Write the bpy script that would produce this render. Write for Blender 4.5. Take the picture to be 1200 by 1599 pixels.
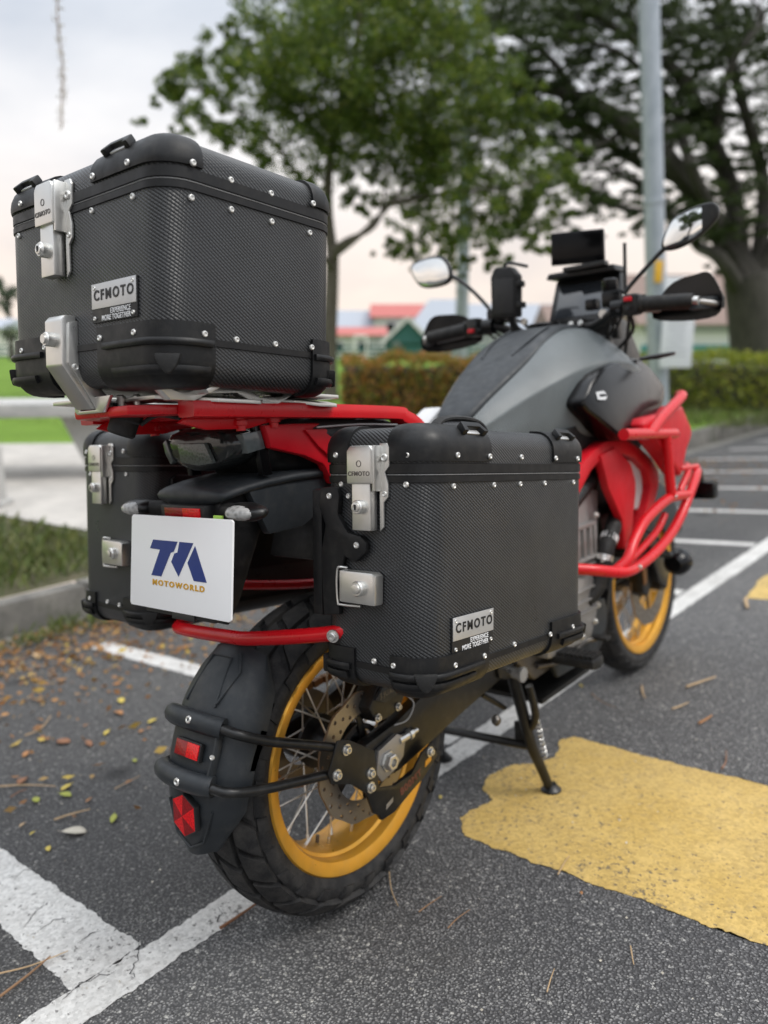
import bpy, bmesh, math, random
import numpy as np
from mathutils import Vector, Matrix
for o in list(bpy.data.objects): bpy.data.objects.remove(o, do_unlink=True)
SC = bpy.context.scene
COL = SC.collection
PI = math.pi
random.seed(7); RNG = np.random.default_rng(7)

# ------------------------------------------------------------------ camera
CAMP = Vector((1.0822, -1.0579, 1.0018)); YAW, PIT, ROL = -0.70365, 0.13756, -0.07723
FPX = 1209.1
_f = Vector((math.sin(YAW)*math.cos(PIT), math.cos(YAW)*math.cos(PIT), -math.sin(PIT)))
_r0 = Vector((math.cos(YAW), -math.sin(YAW), 0)); _u0 = _r0.cross(_f)
_r = _r0*math.cos(ROL) + _u0*math.sin(ROL); _u = _u0*math.cos(ROL) - _r0*math.sin(ROL)
cd = bpy.data.cameras.new('camera'); cam = bpy.data.objects.new('camera', cd); COL.objects.link(cam)
cam.matrix_world = Matrix(((_r.x, _u.x, -_f.x, CAMP.x), (_r.y, _u.y, -_f.y, CAMP.y), (_r.z, _u.z, -_f.z, CAMP.z), (0, 0, 0, 1)))
cd.sensor_fit = 'VERTICAL'; cd.sensor_height = 36; cd.lens = FPX/1599*36
cd.clip_start = .05; cd.clip_end = 2000
cd.dof.use_dof = True; cd.dof.focus_distance = 1.18; cd.dof.aperture_fstop = 2.35
SC.camera = cam
# true vertical: the lot is cambered towards the kerb, the field beyond is level
_p = math.atan((799.5-540)/FPX)
GF = _f*math.cos(_p) + _u*math.sin(_p); GU = _u*math.cos(_p) - _f*math.sin(_p); GR = _r.copy()
GF.normalize(); GU.normalize()
LAWN_H = 1.256                                   # eye height above the field
GROT = Matrix(((GR.x, GF.x, GU.x), (GR.y, GF.y, GU.y), (GR.z, GF.z, GU.z))).to_4x4()
GORG = CAMP - GU*LAWN_H
GM = Matrix.Translation(GORG) @ GROT              # field frame: x right, y away, z up
def spot(u, v, d):                                # field-frame point at distance d
    t = d/(math.cos(_p) - (v-799.5)/FPX*math.sin(_p))
    return Vector(((u-600)/FPX*t, d, LAWN_H - t*((v-799.5)/FPX*math.cos(_p) + math.sin(_p))))

# ------------------------------------------------------------------ world, sun, exposure
SUN_EL, SUN_AZ = math.radians(50), math.radians(72)
w = bpy.data.worlds.new('World'); SC.world = w; w.use_nodes = True
nt = w.node_tree; nt.nodes.clear()
def wn(t, **k):
    n = nt.nodes.new(t)
    for a, b in k.items(): setattr(n, a, b)
    return n
out = wn('ShaderNodeOutputWorld'); bg = wn('ShaderNodeBackground'); bg.inputs[1].default_value = .1
sky = wn('ShaderNodeTexSky', sky_type='NISHITA', sun_disc=False, sun_elevation=SUN_EL, sun_rotation=SUN_AZ)
tc = wn('ShaderNodeTexCoord'); mp = wn('ShaderNodeMapping'); mp.inputs['Scale'].default_value = (1, 1, 2.6)
nz = wn('ShaderNodeTexNoise'); nz.inputs['Scale'].default_value = 1.7; nz.inputs['Detail'].default_value = 6; nz.inputs['Roughness'].default_value = .52
dot = wn('ShaderNodeVectorMath', operation='DOT_PRODUCT'); dot.inputs[1].default_value = GU
cr = wn('ShaderNodeValToRGB'); e = cr.color_ramp.elements      # cloud colour by height above the level horizon
e[0].position = .0; e[0].color = (1.0, .84, .72, 1); e[1].position = 1; e[1].color = (2.15, 2.2, 2.28, 1)
for p, c in ((.10, (.98, .86, .78)), (.22, (.94, .92, .92)), (.42, (.84, .89, .96)), (.60, (1.2, 1.25, 1.32)), (.8, (1.85, 1.9, 1.98))):
    q = cr.color_ramp.elements.new(p); q.color = (*c, 1)
cl = wn('ShaderNodeValToRGB'); cl.color_ramp.elements[0].position = .33; cl.color_ramp.elements[0].color = (.66, .70, .76, 1)
cl.color_ramp.elements[1].position = .62; cl.color_ramp.elements[1].color = (1.08, 1.07, 1.05, 1)
mul = wn('ShaderNodeMixRGB', blend_type='MULTIPLY'); mul.inputs[0].default_value = 1
sc = wn('ShaderNodeVectorMath', operation='SCALE'); sc.inputs[3].default_value = 9.8
mix = wn('ShaderNodeMixRGB'); mix.inputs[0].default_value = .93
L = nt.links.new
L(tc.outputs['Generated'], mp.inputs[0]); L(mp.outputs[0], nz.inputs['Vector']); L(nz.outputs[0], cl.inputs[0])
L(tc.outputs['Generated'], dot.inputs[0]); L(dot.outputs['Value'], cr.inputs[0])
L(cr.outputs[0], mul.inputs[1]); L(cl.outputs[0], mul.inputs[2]); L(mul.outputs[0], sc.inputs[0])
L(sky.outputs[0], mix.inputs[1]); L(sc.outputs[0], mix.inputs[2]); L(mix.outputs[0], bg.inputs[0]); L(bg.outputs[0], out.inputs[0])
sd = bpy.data.lights.new('sun', 'SUN'); sd.energy = 1.5; sd.angle = math.radians(24); sd.color = (1, .95, .88)
sun = bpy.data.objects.new('sun', sd); COL.objects.link(sun)
_sd = Vector((math.sin(SUN_AZ)*math.cos(SUN_EL), math.cos(SUN_AZ)*math.cos(SUN_EL), math.sin(SUN_EL)))
sun.rotation_euler = _sd.to_track_quat('Z', 'Y').to_euler(); sun.location = (6, -4, 9)
SC.view_settings.view_transform = 'Standard'; SC.view_settings.look = 'None'; SC.view_settings.gamma = 1
SC.view_settings.exposure = 0.2; SC.view_settings.use_curve_mapping = False
SC.cycles.max_bounces = 6; SC.cycles.diffuse_bounces = 3; SC.cycles.glossy_bounces = 3; SC.cycles.transmission_bounces = 3
SC.render.resolution_x = 768; SC.render.resolution_y = 1024

# ------------------------------------------------------------------ materials
MATS = {}
class G:                                          # tiny node-graph helper
    def __init__(s, name):
        s.m = bpy.data.materials.new(name); s.m.use_nodes = True; s.t = s.m.node_tree
        s.b = s.t.nodes['Principled BSDF']; s.o = s.t.nodes['Material Output']
    def n(s, t, ins=None, **k):
        x = s.t.nodes.new(t)
        for a, b in k.items(): setattr(x, a, b)
        for a, b in (ins or {}).items():
            if isinstance(b, bpy.types.NodeSocket): s.t.links.new(b, x.inputs[a])
            else: x.inputs[a].default_value = b
        return x
    def l(s, a, b): s.t.links.new(a, b)
    def coord(s, kind='Object', scale=(1, 1, 1), rot=(0, 0, 0)):
        c = s.n('ShaderNodeTexCoord'); return s.n('ShaderNodeMapping', {'Vector': c.outputs[kind], 'Scale': scale, 'Rotation': rot}).outputs[0]
    def noise(s, sc=5, det=3, rough=.5, vec=None, dist=0):
        return s.n('ShaderNodeTexNoise', {'Vector': vec or s.coord(), 'Scale': sc, 'Detail': det, 'Roughness': rough, 'Distortion': dist}).outputs[0]
    def vor(s, sc, vec=None, feature='F1', outn='Distance', rnd=1):
        return s.n('ShaderNodeTexVoronoi', {'Vector': vec or s.coord(), 'Scale': sc, 'Randomness': rnd}, feature=feature).outputs[outn]
    def ramp(s, fac, stops, interp='LINEAR'):
        r = s.n('ShaderNodeValToRGB', {'Fac': fac}); r.color_ramp.interpolation = interp
        e = r.color_ramp.elements
        while len(e) < len(stops): e.new(.5)
        for i, (p, c) in enumerate(stops):
            e[i].position = p; e[i].color = (c, c, c, 1) if not hasattr(c, '__len__') else (*c, 1)
        return r.outputs[0]
    def mix(s, f, a, b, mode='MIX'):
        x = s.n('ShaderNodeMixRGB', blend_type=mode)
        for i, v in enumerate((f, a, b)):
            if isinstance(v, bpy.types.NodeSocket): s.l(v, x.inputs[i])
            elif i == 0: x.inputs[0].default_value = v
            else: x.inputs[i].default_value = (*v, 1) if hasattr(v, '__len__') else (v, v, v, 1)
        return x.outputs[0]
    def math(s, op, a, b=0, c=0):
        x = s.n('ShaderNodeMath', operation=op)
        for i, v in enumerate((a, b, c)):
            if isinstance(v, bpy.types.NodeSocket): s.l(v, x.inputs[i])
            else: x.inputs[i].default_value = v
        return x.outputs[0]
    def bump(s, h, strength=.3, dist=.002, normal=None):
        i = {'Height': h, 'Strength': strength, 'Distance': dist}
        if normal is not None: i['Normal'] = normal
        return s.n('ShaderNodeBump', i).outputs[0]
    def set(s, **k):
        for a, v in k.items():
            a = a.replace('_', ' ')
            if isinstance(v, bpy.types.NodeSocket): s.l(v, s.b.inputs[a])
            elif hasattr(v, '__len__') and len(v) == 3 and a != 'Normal': s.b.inputs[a].default_value = (*v, 1)
            else: s.b.inputs[a].default_value = v
        return s.m
def simple(name, col, rough=.5, metal=0, coat=0, spec=.5, grain=0, gscale=400, var=.12, dust=0, **k):
    g = G(name)
    n = g.noise(14, 2, .6)
    c = g.mix(g.ramp(n, ((.3, 0), (.7, 1))), tuple(x*(1-var) for x in col), tuple(min(1, x*(1+var)) for x in col))
    if dust:
        d = g.noise(45, 3, .7); c = g.mix(g.math('MULTIPLY', g.ramp(d, ((.48, 0), (.8, 1))), dust), c, (.30, .27, .23))
    r = g.ramp(g.noise(38, 2, .65), ((.25, max(.02, rough*.8)), (.75, min(1, rough*1.25))))
    kw = dict(Base_Color=c, Roughness=r, Metallic=metal, Coat_Weight=coat, **k)
    kw['Specular_IOR_Level'] = spec
    if grain: kw['Normal'] = g.bump(g.noise(gscale, 2), grain, .001)
    MATS[name] = g.set(**kw); return MATS[name]

def weave(name, a, b, pitch, rough=.33, coat=.25, spec=.5):
    g = G(name)
    uv = g.n('ShaderNodeTexCoord').outputs['UV']
    rot = g.n('ShaderNodeMapping', {'Vector': uv, 'Rotation': (0, 0, math.radians(33))}).outputs[0]
    sx = g.n('ShaderNodeSeparateXYZ', {0: rot}); k = 1/pitch
    fu = g.math('FRACT', g.math('MULTIPLY', sx.outputs[1], k))
    row = g.math('FLOOR', g.math('MULTIPLY', sx.outputs[1], k))
    fv = g.math('FRACT', g.math('ADD', g.math('MULTIPLY', sx.outputs[0], k*.72), g.math('MULTIPLY', row, .37)))
    tu = g.math('SUBTRACT', 1, g.math('ABSOLUTE', g.math('SUBTRACT', g.math('MULTIPLY', fu, 2), 1)))
    tv = g.math('SUBTRACT', 1, g.math('ABSOLUTE', g.math('SUBTRACT', g.math('MULTIPLY', fv, 2), 1)))
    cell = g.math('MULTIPLY', g.ramp(tu, ((.22, 0), (.70, 1))), g.ramp(tv, ((.05, .50), (.40, 1))))
    n = g.noise(9, 2, .6, uv)
    dst = g.ramp(g.noise(130, 3, .7, uv), ((.66, 0), (.76, .16)))
    c = g.mix(cell, a, b); c = g.mix(dst, c, (.30, .28, .25)); c = g.mix(g.ramp(n, ((.3, .0), (.8, .22))), c, tuple(x*1.5 for x in b))
    MATS[name] = g.set(Base_Color=c, Roughness=g.ramp(g.noise(11, 4, .65), ((.3, rough*.75), (.7, rough*1.35))), Coat_Weight=coat, Coat_Roughness=.35,
                       Specular_IOR_Level=spec, Normal=g.bump(cell, .55, .0012)); return MATS[name]
weave('case_weave', (.004, .004, .0045), (.046, .048, .050), .0044, .35, .10, .42)
weave('tank_weave', (.040, .048, .050), (.15, .17, .175), .0060, .38, .2)
simple('black_plastic', (.0050, .0053, .0060), .46, spec=.36, grain=.12, gscale=900, dust=.05)
simple('band_black', (.005, .005, .0055), .44, spec=.36, dust=.04)
simple('charcoal_plastic', (.021, .025, .029), .48, spec=.4, grain=.1, gscale=700, dust=.06)
simple('gloss_black', (.004, .004, .0045), .22, spec=.32)
simple('satin_black', (.0065, .0068, .007), .36, dust=.07)
simple('steel', (.70, .69, .66), .33, .92, var=.08)
simple('rivet_metal', (.72, .71, .68), .38, .75, var=.1)
simple('dark_steel', (.16, .15, .14), .4, .9, dust=.1)
simple('aluminium', (.42, .41, .40), .45, .8, dust=.1)
simple('badge_silver', (.58, .58, .58), .42, .6, var=.06)
simple('red_paint', (.60, .006, .012), .30, coat=.12, spec=.38, var=.06)
simple('red_satin', (.56, .007, .016), .42, spec=.35, var=.06)
simple('gold', (.78, .39, .045), .33, .5, var=.10, dust=.14)
simple('seat_vinyl', (.025, .025, .027), .6, grain=.25, gscale=900)
simple('white_plastic', (.62, .62, .62), .5)
simple('rubber_trim', (.007, .007, .007), .65, grain=.2, dust=.1)
simple('plate_white', (.90, .90, .90), .35, var=.01)
simple('logo_blue', (.005, .028, .19), .4, var=.02)
simple('logo_gold', (.62, .33, .015), .4, var=.02)
simple('ink_black', (.012, .012, .013), .5)
simple('ink_white', (.8, .8, .8), .5)
simple('ink_rust', (.16, .05, .03), .5)
simple('line_grey', (.42, .42, .42), .5, .4)
simple('bronze', (.28, .14, .06), .45, .7)
simple('mirror', (.88, .90, .90), .02, 1, var=.0)
simple('screen_glass', (.030, .034, .040), .10, coat=1, spec=.8)
simple('phone_glass', (.003, .003, .0035), .12, spec=.15)
simple('signal_green', (.45, .75, .12), .5)
simple('red_switch', (.55, .01, .02), .4)
def lensmat(name, col, rough=.12, bumpscale=300, emis=0):
    g = G(name)
    v = g.vor(bumpscale)
    MATS[name] = g.set(Base_Color=g.mix(g.ramp(v, ((.1, 0), (.6, 1))), tuple(x*.7 for x in col), tuple(min(1, x*1.25) for x in col)), Roughness=rough, Coat_Weight=.15, Coat_Roughness=.05,
                       Specular_IOR_Level=.45, Normal=g.bump(v, .25, .001))
lensmat('reflector_red', (.62, .006, .01)); lensmat('reflector_dark', (.22, .004, .006)); lensmat('lens_clear', (.34, .34, .33), .1, 120)
lensmat('lens_smoke', (.018, .020, .020), .12, 60); lensmat('lens_grey', (.085, .10, .095), .14, 220); lensmat('lens_light', (.10, .115, .115), .12, 60)
def rubber():
    g = G('tyre_rubber')
    d = g.noise(28, 6, .7); n = g.noise(300, 3, .6)
    c = g.mix(g.ramp(d, ((.40, 0), (.72, .75))), (.011, .011, .012), (.060, .056, .051))
    MATS['tyre_rubber'] = g.set(Base_Color=c, Roughness=g.ramp(n, ((.3, .55), (.7, .8))), Normal=g.bump(n, .2, .001), Specular_IOR_Level=.4)
rubber()
def disc():
    g = G('brake_steel')
    c = g.coord(); sx = g.n('ShaderNodeSeparateXYZ', {0: c})
    rad = g.math('SQRT', g.math('ADD', g.math('POWER', sx.outputs[1], 2), g.math('POWER', sx.outputs[2], 2)))
    n = g.n('ShaderNodeTexNoise', {'Scale': 900.0, 'Detail': 2}, noise_dimensions='1D'); g.l(rad, n.inputs['W'])
    MATS['brake_steel'] = g.set(Base_Color=g.mix(n.outputs[0], (.24, .21, .18), (.42, .38, .33)), Metallic=.85, Roughness=.36, Normal=g.bump(n.outputs[0], .1, .0005))
disc()
def asphalt():
    g = G('asphalt')
    P = g.coord()
    warp = g.n('ShaderNodeVectorMath', {0: P, 1: g.n('ShaderNodeVectorMath', {0: g.n('ShaderNodeTexNoise', {'Vector': P, 'Scale': 90.0, 'Detail': 1.0}).outputs['Color'], 3: .006}, operation='SCALE').outputs[0]}, operation='ADD').outputs[0]
    cells = g.n('ShaderNodeTexVoronoi', {'Vector': warp, 'Scale': 165.0}); cells2 = g.n('ShaderNodeTexVoronoi', {'Vector': P, 'Scale': 340.0})
    stone = g.n('ShaderNodeSeparateColor', {0: cells.outputs['Color']}).outputs[0]; stone2 = g.n('ShaderNodeSeparateColor', {0: cells2.outputs['Color']}).outputs[0]
    big = g.noise(.55, 3, .6, P); mid = g.noise(5, 4, .65, P); fine = g.noise(75, 3, .65, P)
    base = g.mix(g.ramp(stone, ((.0, 0), (.55, .35), (.9, .7), (1, 1))), (.090, .089, .091), (.31, .306, .30))
    gap = g.ramp(cells.outputs['Distance'], ((.30, 0), (.62, .85)))
    base = g.mix(gap, base, (.034, .034, .035))
    base = g.mix(g.ramp(fine, ((.52, 0), (.66, .70))), base, (.036, .036, .037))
    base = g.mix(g.ramp(stone2, ((.92, 0), (.97, .5))), base, (.46, .45, .43))
    base = g.mix(g.ramp(stone, ((.972, 0), (.98, .7))), base, (.45, .44, .41))
    base = g.mix(g.ramp(big, ((.35, 0), (.65, 1))), g.mix(1, base, (.82, .82, .84), 'MULTIPLY'), g.mix(1, base, (1.20, 1.19, 1.17), 'MULTIPLY'))
    base = g.mix(g.ramp(mid, ((.56, 0), (.75, .5))), base, (.070, .067, .065))
    base = g.mix(g.ramp(g.vor(1.9, P, 'SMOOTH_F1'), ((.03, .75), (.10, 0))), base, (.014, .014, .015))
    # the parking bays are less polished by traffic than the lane, so their bitumen is darker
    bx = g.math('ADD', g.n('ShaderNodeSeparateXYZ', {0: P}).outputs[0], g.math('MULTIPLY', mid, .15))
    base = g.mix(1, base, g.ramp(g.math('MULTIPLY', g.math('ADD', bx, 1), .5), ((.38, .72), (.50, 1.12))), 'MULTIPLY')
    h = g.math('ADD', g.math('MULTIPLY', g.math('SUBTRACT', 1, gap), g.math('ADD', stone, .4)), g.math('MULTIPLY', fine, -.8))
    MATS['asphalt'] = g.set(Base_Color=base, Roughness=g.ramp(stone, ((0, .60), (1, .85))), Specular_IOR_Level=.38, Normal=g.bump(h, .9, .0045))
asphalt()
def paint(name, a, b, dirt):
    g = G(name)
    P = g.coord(); cells = g.n('ShaderNodeTexVoronoi', {'Vector': P, 'Scale': 150.0})
    n = g.noise(6, 3, .65, P); n2 = g.noise(38, 4, .7, P)
    c = g.mix(g.ramp(n, ((.3, 0), (.7, 1))), a, b)
    c = g.mix(g.ramp(n2, ((.52, 0), (.75, .6))), c, dirt)
    c = g.mix(g.ramp(g.noise(1.3, 4, .65, P), ((.50, 0), (.75, .55))), c, dirt)
    stone = g.n('ShaderNodeSeparateColor', {0: cells.outputs['Color']}).outputs[0]; c = g.mix(1, c, g.ramp(stone, ((0, .80), (.6, 1.0), (1, 1.10))), 'MULTIPLY')
    worn = g.math('MULTIPLY', g.ramp(g.noise(2.2, 4, .7, P), ((.46, 0), (.70, 1))), .13)
    pit = g.ramp(g.math('ADD', g.noise(75, 3, .65, P), worn), ((.63, 0), (.68, 1))); c = g.mix(g.math('MULTIPLY', pit, .75), c, (.09, .085, .08))
    dist = g.n('ShaderNodeVectorMath', {0: P, 1: g.n('ShaderNodeTexNoise', {'Vector': P, 'Scale': 16.0, 'Detail': 3.0}).outputs['Color']}, operation='ADD').outputs[0]
    ck = g.vor(5, dist, 'DISTANCE_TO_EDGE')
    crk = g.math('MULTIPLY', g.ramp(ck, ((.0, 1), (.010, 0))), g.ramp(g.noise(2.5, 2, .5, P), ((.45, 0), (.6, 1))))
    c = g.mix(g.math('MULTIPLY', crk, .75), c, (.10, .095, .09))
    h = g.math('SUBTRACT', g.math('ADD', g.math('MULTIPLY', cells.outputs['Distance'], -.5), g.math('MULTIPLY', n2, .7)), g.math('MULTIPLY', g.math('ADD', crk, pit), .7))
    MATS[name] = g.set(Base_Color=c, Roughness=.72, Normal=g.bump(h, .55, .003), Specular_IOR_Level=.35)
paint('white_paint', (.50, .49, .47), (.62, .61, .585), (.33, .31, .285)); paint('yellow_paint', (.50, .335, .095), (.59, .415, .145), (.38, .28, .13))
def concrete(name, a, b, moss=0, sc=6):
    g = G(name)
    P = g.coord(); n = g.noise(sc, 4, .65, P); n2 = g.noise(90, 2, .6, P)
    c = g.mix(g.ramp(n, ((.3, 0), (.7, 1))), a, b)
    if moss: c = g.mix(g.math('MULTIPLY', g.ramp(g.noise(3.3, 6, .7, P), ((.5, 0), (.68, 1))), moss), c, (.06, .065, .04))
    c = g.mix(g.ramp(n2, ((.55, 0), (.8, .4))), c, tuple(x*.6 for x in a))
    MATS[name] = g.set(Base_Color=c, Roughness=.88, Normal=g.bump(n2, .4, .006))
concrete('kerb_stone', (.085, .082, .075), (.20, .19, .17), .9); concrete('path_stone', (.36, .34, .315), (.50, .47, .43), .12, 2.5); concrete('bench_stone', (.36, .36, .35), (.48, .47, .45), .08)
concrete('wall_white', (.62, .61, .59), (.70, .69, .67)); concrete('wall_grey', (.36, .37, .38), (.44, .45, .46)); concrete('roof_grey', (.34, .37, .42), (.40, .43, .48))
concrete('roof_red', (.42, .12, .11), (.50, .17, .15)); concrete('roof_teal', (.03, .11, .10), (.05, .15, .14)); concrete('roof_brown', (.20, .14, .12), (.27, .20, .17)); concrete('teal_trim', (.03, .20, .21), (.05, .26, .27))
def lawn():
    g = G('lawn_soil'); P = g.coord(); n = g.noise(.35, 6, .6, P); n2 = g.noise(12, 6, .7, P)
    c = g.mix(g.ramp(n, ((.35, 0), (.65, 1))), (.115, .20, .028), (.16, .27, .040)); c = g.mix(g.ramp(n2, ((.4, 0), (.75, .6))), c, (.085, .13, .03))
    MATS['lawn_soil'] = g.set(Base_Color=c, Roughness=.95, Normal=g.bump(n2, .6, .03), Specular_IOR_Level=.1)
    g = G('verge_soil'); P = g.coord(); n2 = g.noise(9, 6, .7, P)
    MATS['verge_soil'] = g.set(Base_Color=g.mix(g.ramp(n2, ((.35, 0), (.65, 1))), (.055, .06, .022), (.10, .085, .05)), Roughness=.95, Normal=g.bump(n2, .6, .02))
lawn()
def leafmat(name, stops, trans=.35, rough=.55):
    g = G(name)
    geo = g.n('ShaderNodeNewGeometry')
    f = g.math('ADD', g.math('MULTIPLY', geo.outputs['Random Per Island'], .65), g.math('MULTIPLY', g.noise(.9, 3, .6), .35))
    c = g.ramp(f, stops)
    g.set(Base_Color=c, Roughness=rough, Specular_IOR_Level=.3)
    tr = g.n('ShaderNodeBsdfTranslucent', {'Color': g.mix(1, c, (1.25, 1.35, .7), 'MULTIPLY')})
    mx = g.n('ShaderNodeMixShader', {0: trans, 1: g.b.outputs[0], 2: tr.outputs[0]}); g.l(mx.outputs[0], g.o.inputs[0])
    MATS[name] = g.m
leafmat('leaf_tree', ((.1, (.030, .052, .014)), (.40, (.065, .105, .024)), (.68, (.145, .195, .042)), (.90, (.28, .29, .055)), (1, (.30, .19, .05))), .42)
leafmat('leaf_rain', ((.1, (.022, .034, .014)), (.5, (.042, .062, .022)), (.85, (.075, .10, .03)), (1, (.14, .13, .04))), .3)
leafmat('leaf_hedge_red', ((.05, (.08, .11, .02)), (.4, (.20, .19, .035)), (.65, (.36, .17, .045)), (.9, (.50, .20, .08)), (1, (.55, .33, .11))), .3)
leafmat('leaf_hedge_green', ((.05, (.08, .11, .02)), (.45, (.19, .23, .03)), (.8, (.32, .32, .045)), (1, (.40, .25, .06))), .3)
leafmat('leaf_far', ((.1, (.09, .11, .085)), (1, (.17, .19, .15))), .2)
leafmat('grass_blade', ((.1, (.055, .08, .024)), (.55, (.11, .145, .04)), (.85, (.20, .20, .075)), (1, (.28, .22, .12))), .2)
leafmat('dry_leaf', ((.05, (.12, .06, .03)), (.35, (.26, .13, .055)), (.6, (.36, .19, .08)), (.85, (.36, .26, .10)), (1, (.34, .31, .23))), .1, .7)
leafmat('bright_leaf', ((.05, (.20, .09, .04)), (.35, (.36, .17, .06)), (.6, (.42, .26, .08)), (.85, (.50, .38, .08)), (1, (.42, .36, .22))), .12, .7)
simple('leaf_yellow', (.52, .40, .07), .6); simple('leaf_green', (.30, .32, .05), .6); simple('leaf_brown', (.22, .10, .05), .7); simple('leaf_pale', (.50, .46, .38), .75); simple('leaf_orange', (.34, .16, .06), .7); simple('twig', (.26, .15, .08), .8)
simple('leaf_straw', (.46, .32, .18), .8)
simple('sign_white', (.72, .74, .77), .5, var=.03); simple('sign_yellow', (.75, .42, .03), .5); simple('sign_print', (.45, .47, .50), .6)
def bark(name, a, b):
    g = G(name); P = g.coord(scale=(1, 1, .25)); n = g.noise(9, 7, .7, P)
    MATS[name] = g.set(Base_Color=g.mix(g.ramp(n, ((.3, 0), (.7, 1))), a, b), Roughness=.9, Normal=g.bump(n, .7, .03))
bark('bark_light', (.075, .062, .048), (.15, .13, .105)); bark('bark_dark', (.030, .028, .022), (.075, .068, .055))
def galv():
    g = G('galvanised'); P = g.coord(scale=(1, 1, .5)); n = g.noise(7, 6, .6, P)
    MATS['galvanised'] = g.set(Base_Color=g.mix(g.ramp(n, ((.3, 0), (.7, 1))), (.30, .34, .38), (.42, .46, .50)), Roughness=.5, Metallic=.35)
galv()
# ------------------------------------------------------------------ geometry helpers
def mesh_obj(name, verts, faces, mat, parent=None, smooth=True, uv=None, sharp=38, mw=None):
    me = bpy.data.meshes.new(name); me.from_pydata([tuple(v) for v in verts], [], faces)
    return fin(name, me, mat, parent, smooth, uv, sharp, mw)
def fin(name, me, mat, parent=None, smooth=True, uv=None, sharp=38, mw=None):
    if uv is not None:
        l = me.uv_layers.new(name='UVMap'); d = np.empty(len(me.loops)*2, 'f'); vi = np.empty(len(me.loops), 'i'); me.loops.foreach_get('vertex_index', vi)
        U = np.asarray(uv, 'f'); d[:] = U[vi].ravel(); l.data.foreach_set('uv', d)
    if isinstance(mat, str): mat = MATS[mat]
    me.materials.append(mat)
    if smooth:
        me.shade_smooth() if hasattr(me, 'shade_smooth') else None
        if sharp: me.set_sharp_from_angle(angle=math.radians(sharp))
    o = bpy.data.objects.new(name, me); COL.objects.link(o)
    if parent: o.parent = parent
    if mw is not None: o.matrix_world = mw
    return o
def bm_obj(name, bm, mat, parent=None, smooth=True, sharp=38, mw=None):
    bmesh.ops.recalc_face_normals(bm, faces=bm.faces)
    me = bpy.data.meshes.new(name); bm.to_mesh(me); bm.free(); return fin(name, me, mat, parent, smooth, None, sharp, mw)
def empty(name, loc=(0, 0, 0), rot=(0, 0, 0), label=None, cat=None, group=None):
    o = bpy.data.objects.new(name, None); COL.objects.link(o); o.location = loc; o.rotation_euler = rot; o.empty_display_size = .1
    tag(o, label, cat, group); return o
def tag(o, label=None, cat=None, group=None, kind=None):
    for k, v in (('label', label), ('category', cat), ('group', group), ('kind', kind)):
        if v: o[k] = v
    return o
def cat_rom(pts, n=6, closed=False):
    P = [Vector(p) for p in pts]; out = []; m = len(P)
    for i in range(m if closed else m-1):
        g = lambda k: P[k % m] if closed else P[max(0, min(m-1, k))]
        a, b, c, d = g(i-1), g(i), g(i+1), g(i+2)
        for j in range(n):
            t = j/n; out.append(.5*((2*b) + (c-a)*t + (2*a-5*b+4*c-d)*t*t + (3*b-a-3*c+d)*t**3))
    if not closed: out.append(P[-1])
    return out
def tube_geo(pts, r, seg=10, closed=False, flat=1, up=None, square=False):
    n = len(pts); V = []; F = []
    R = r if hasattr(r, '__len__') else [r]*n
    if len(R) != n: R = list(np.interp(np.linspace(0, 1, n), np.linspace(0, 1, len(R)), R))
    prev = Vector(up) if up else None
    for i, p in enumerate(pts):
        a = pts[(i-1) % n] if closed or i > 0 else p; b = pts[(i+1) % n] if closed or i < n-1 else p
        t = (Vector(b)-Vector(a)).normalized()
        if prev is None: prev = Vector((0, 0, 1)) if abs(t.z) < .9 else Vector((1, 0, 0))
        s = t.cross(prev).normalized(); u = s.cross(t).normalized(); prev = u if not up else Vector(up)
        for k in range(seg):
            ang = 2*PI*(k+.5)/seg; c, q = math.cos(ang), math.sin(ang)
            if square: m = max(abs(c), abs(q)); m = m**.75; c, q = c/m, q/m
            V.append(Vector(p) + s*c*R[i] + u*q*R[i]*flat)
    for i in range(n if closed else n-1):
        j = (i+1) % n
        for k in range(seg): F.append((i*seg+k, i*seg+(k+1) % seg, j*seg+(k+1) % seg, j*seg+k))
    if not closed: F.append(tuple(range(seg-1, -1, -1))); F.append(tuple((n-1)*seg+k for k in range(seg)))
    return V, F
def tube(name, pts, r, mat, parent=None, seg=10, smooth=4, closed=False, flat=1, up=None, square=False, mw=None):
    P = cat_rom(pts, smooth, closed) if smooth else [Vector(p) for p in pts]
    if hasattr(r, '__len__') and smooth: r = list(np.interp(np.linspace(0, 1, len(P)), np.linspace(0, 1, len(r)), r))
    V, F = tube_geo(P, r, seg, closed, flat, up, square); return mesh_obj(name, V, F, mat, parent, mw=mw, sharp=50)
def lathe_geo(prof, seg=24, axis='x', closed=False, off=(0, 0, 0)):
    V = []; F = []; n = len(prof); o = Vector(off)
    for k in range(seg):
        a = 2*PI*k/seg; c, s = math.cos(a), math.sin(a)
        for (h, r) in prof:
            V.append(o + Vector({'x': (h, r*c, r*s), 'y': (r*s, h, r*c), 'z': (r*c, r*s, h)}[axis]))
    for k in range(seg):
        k2 = (k+1) % seg
        for i in range(n if closed else n-1):
            j = (i+1) % n; F.append((k*n+i, k*n+j, k2*n+j, k2*n+i))
    if not closed: F.append(tuple(k*n for k in range(seg))); F.append(tuple(k*n+n-1 for k in range(seg-1, -1, -1)))
    return V, F
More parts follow.
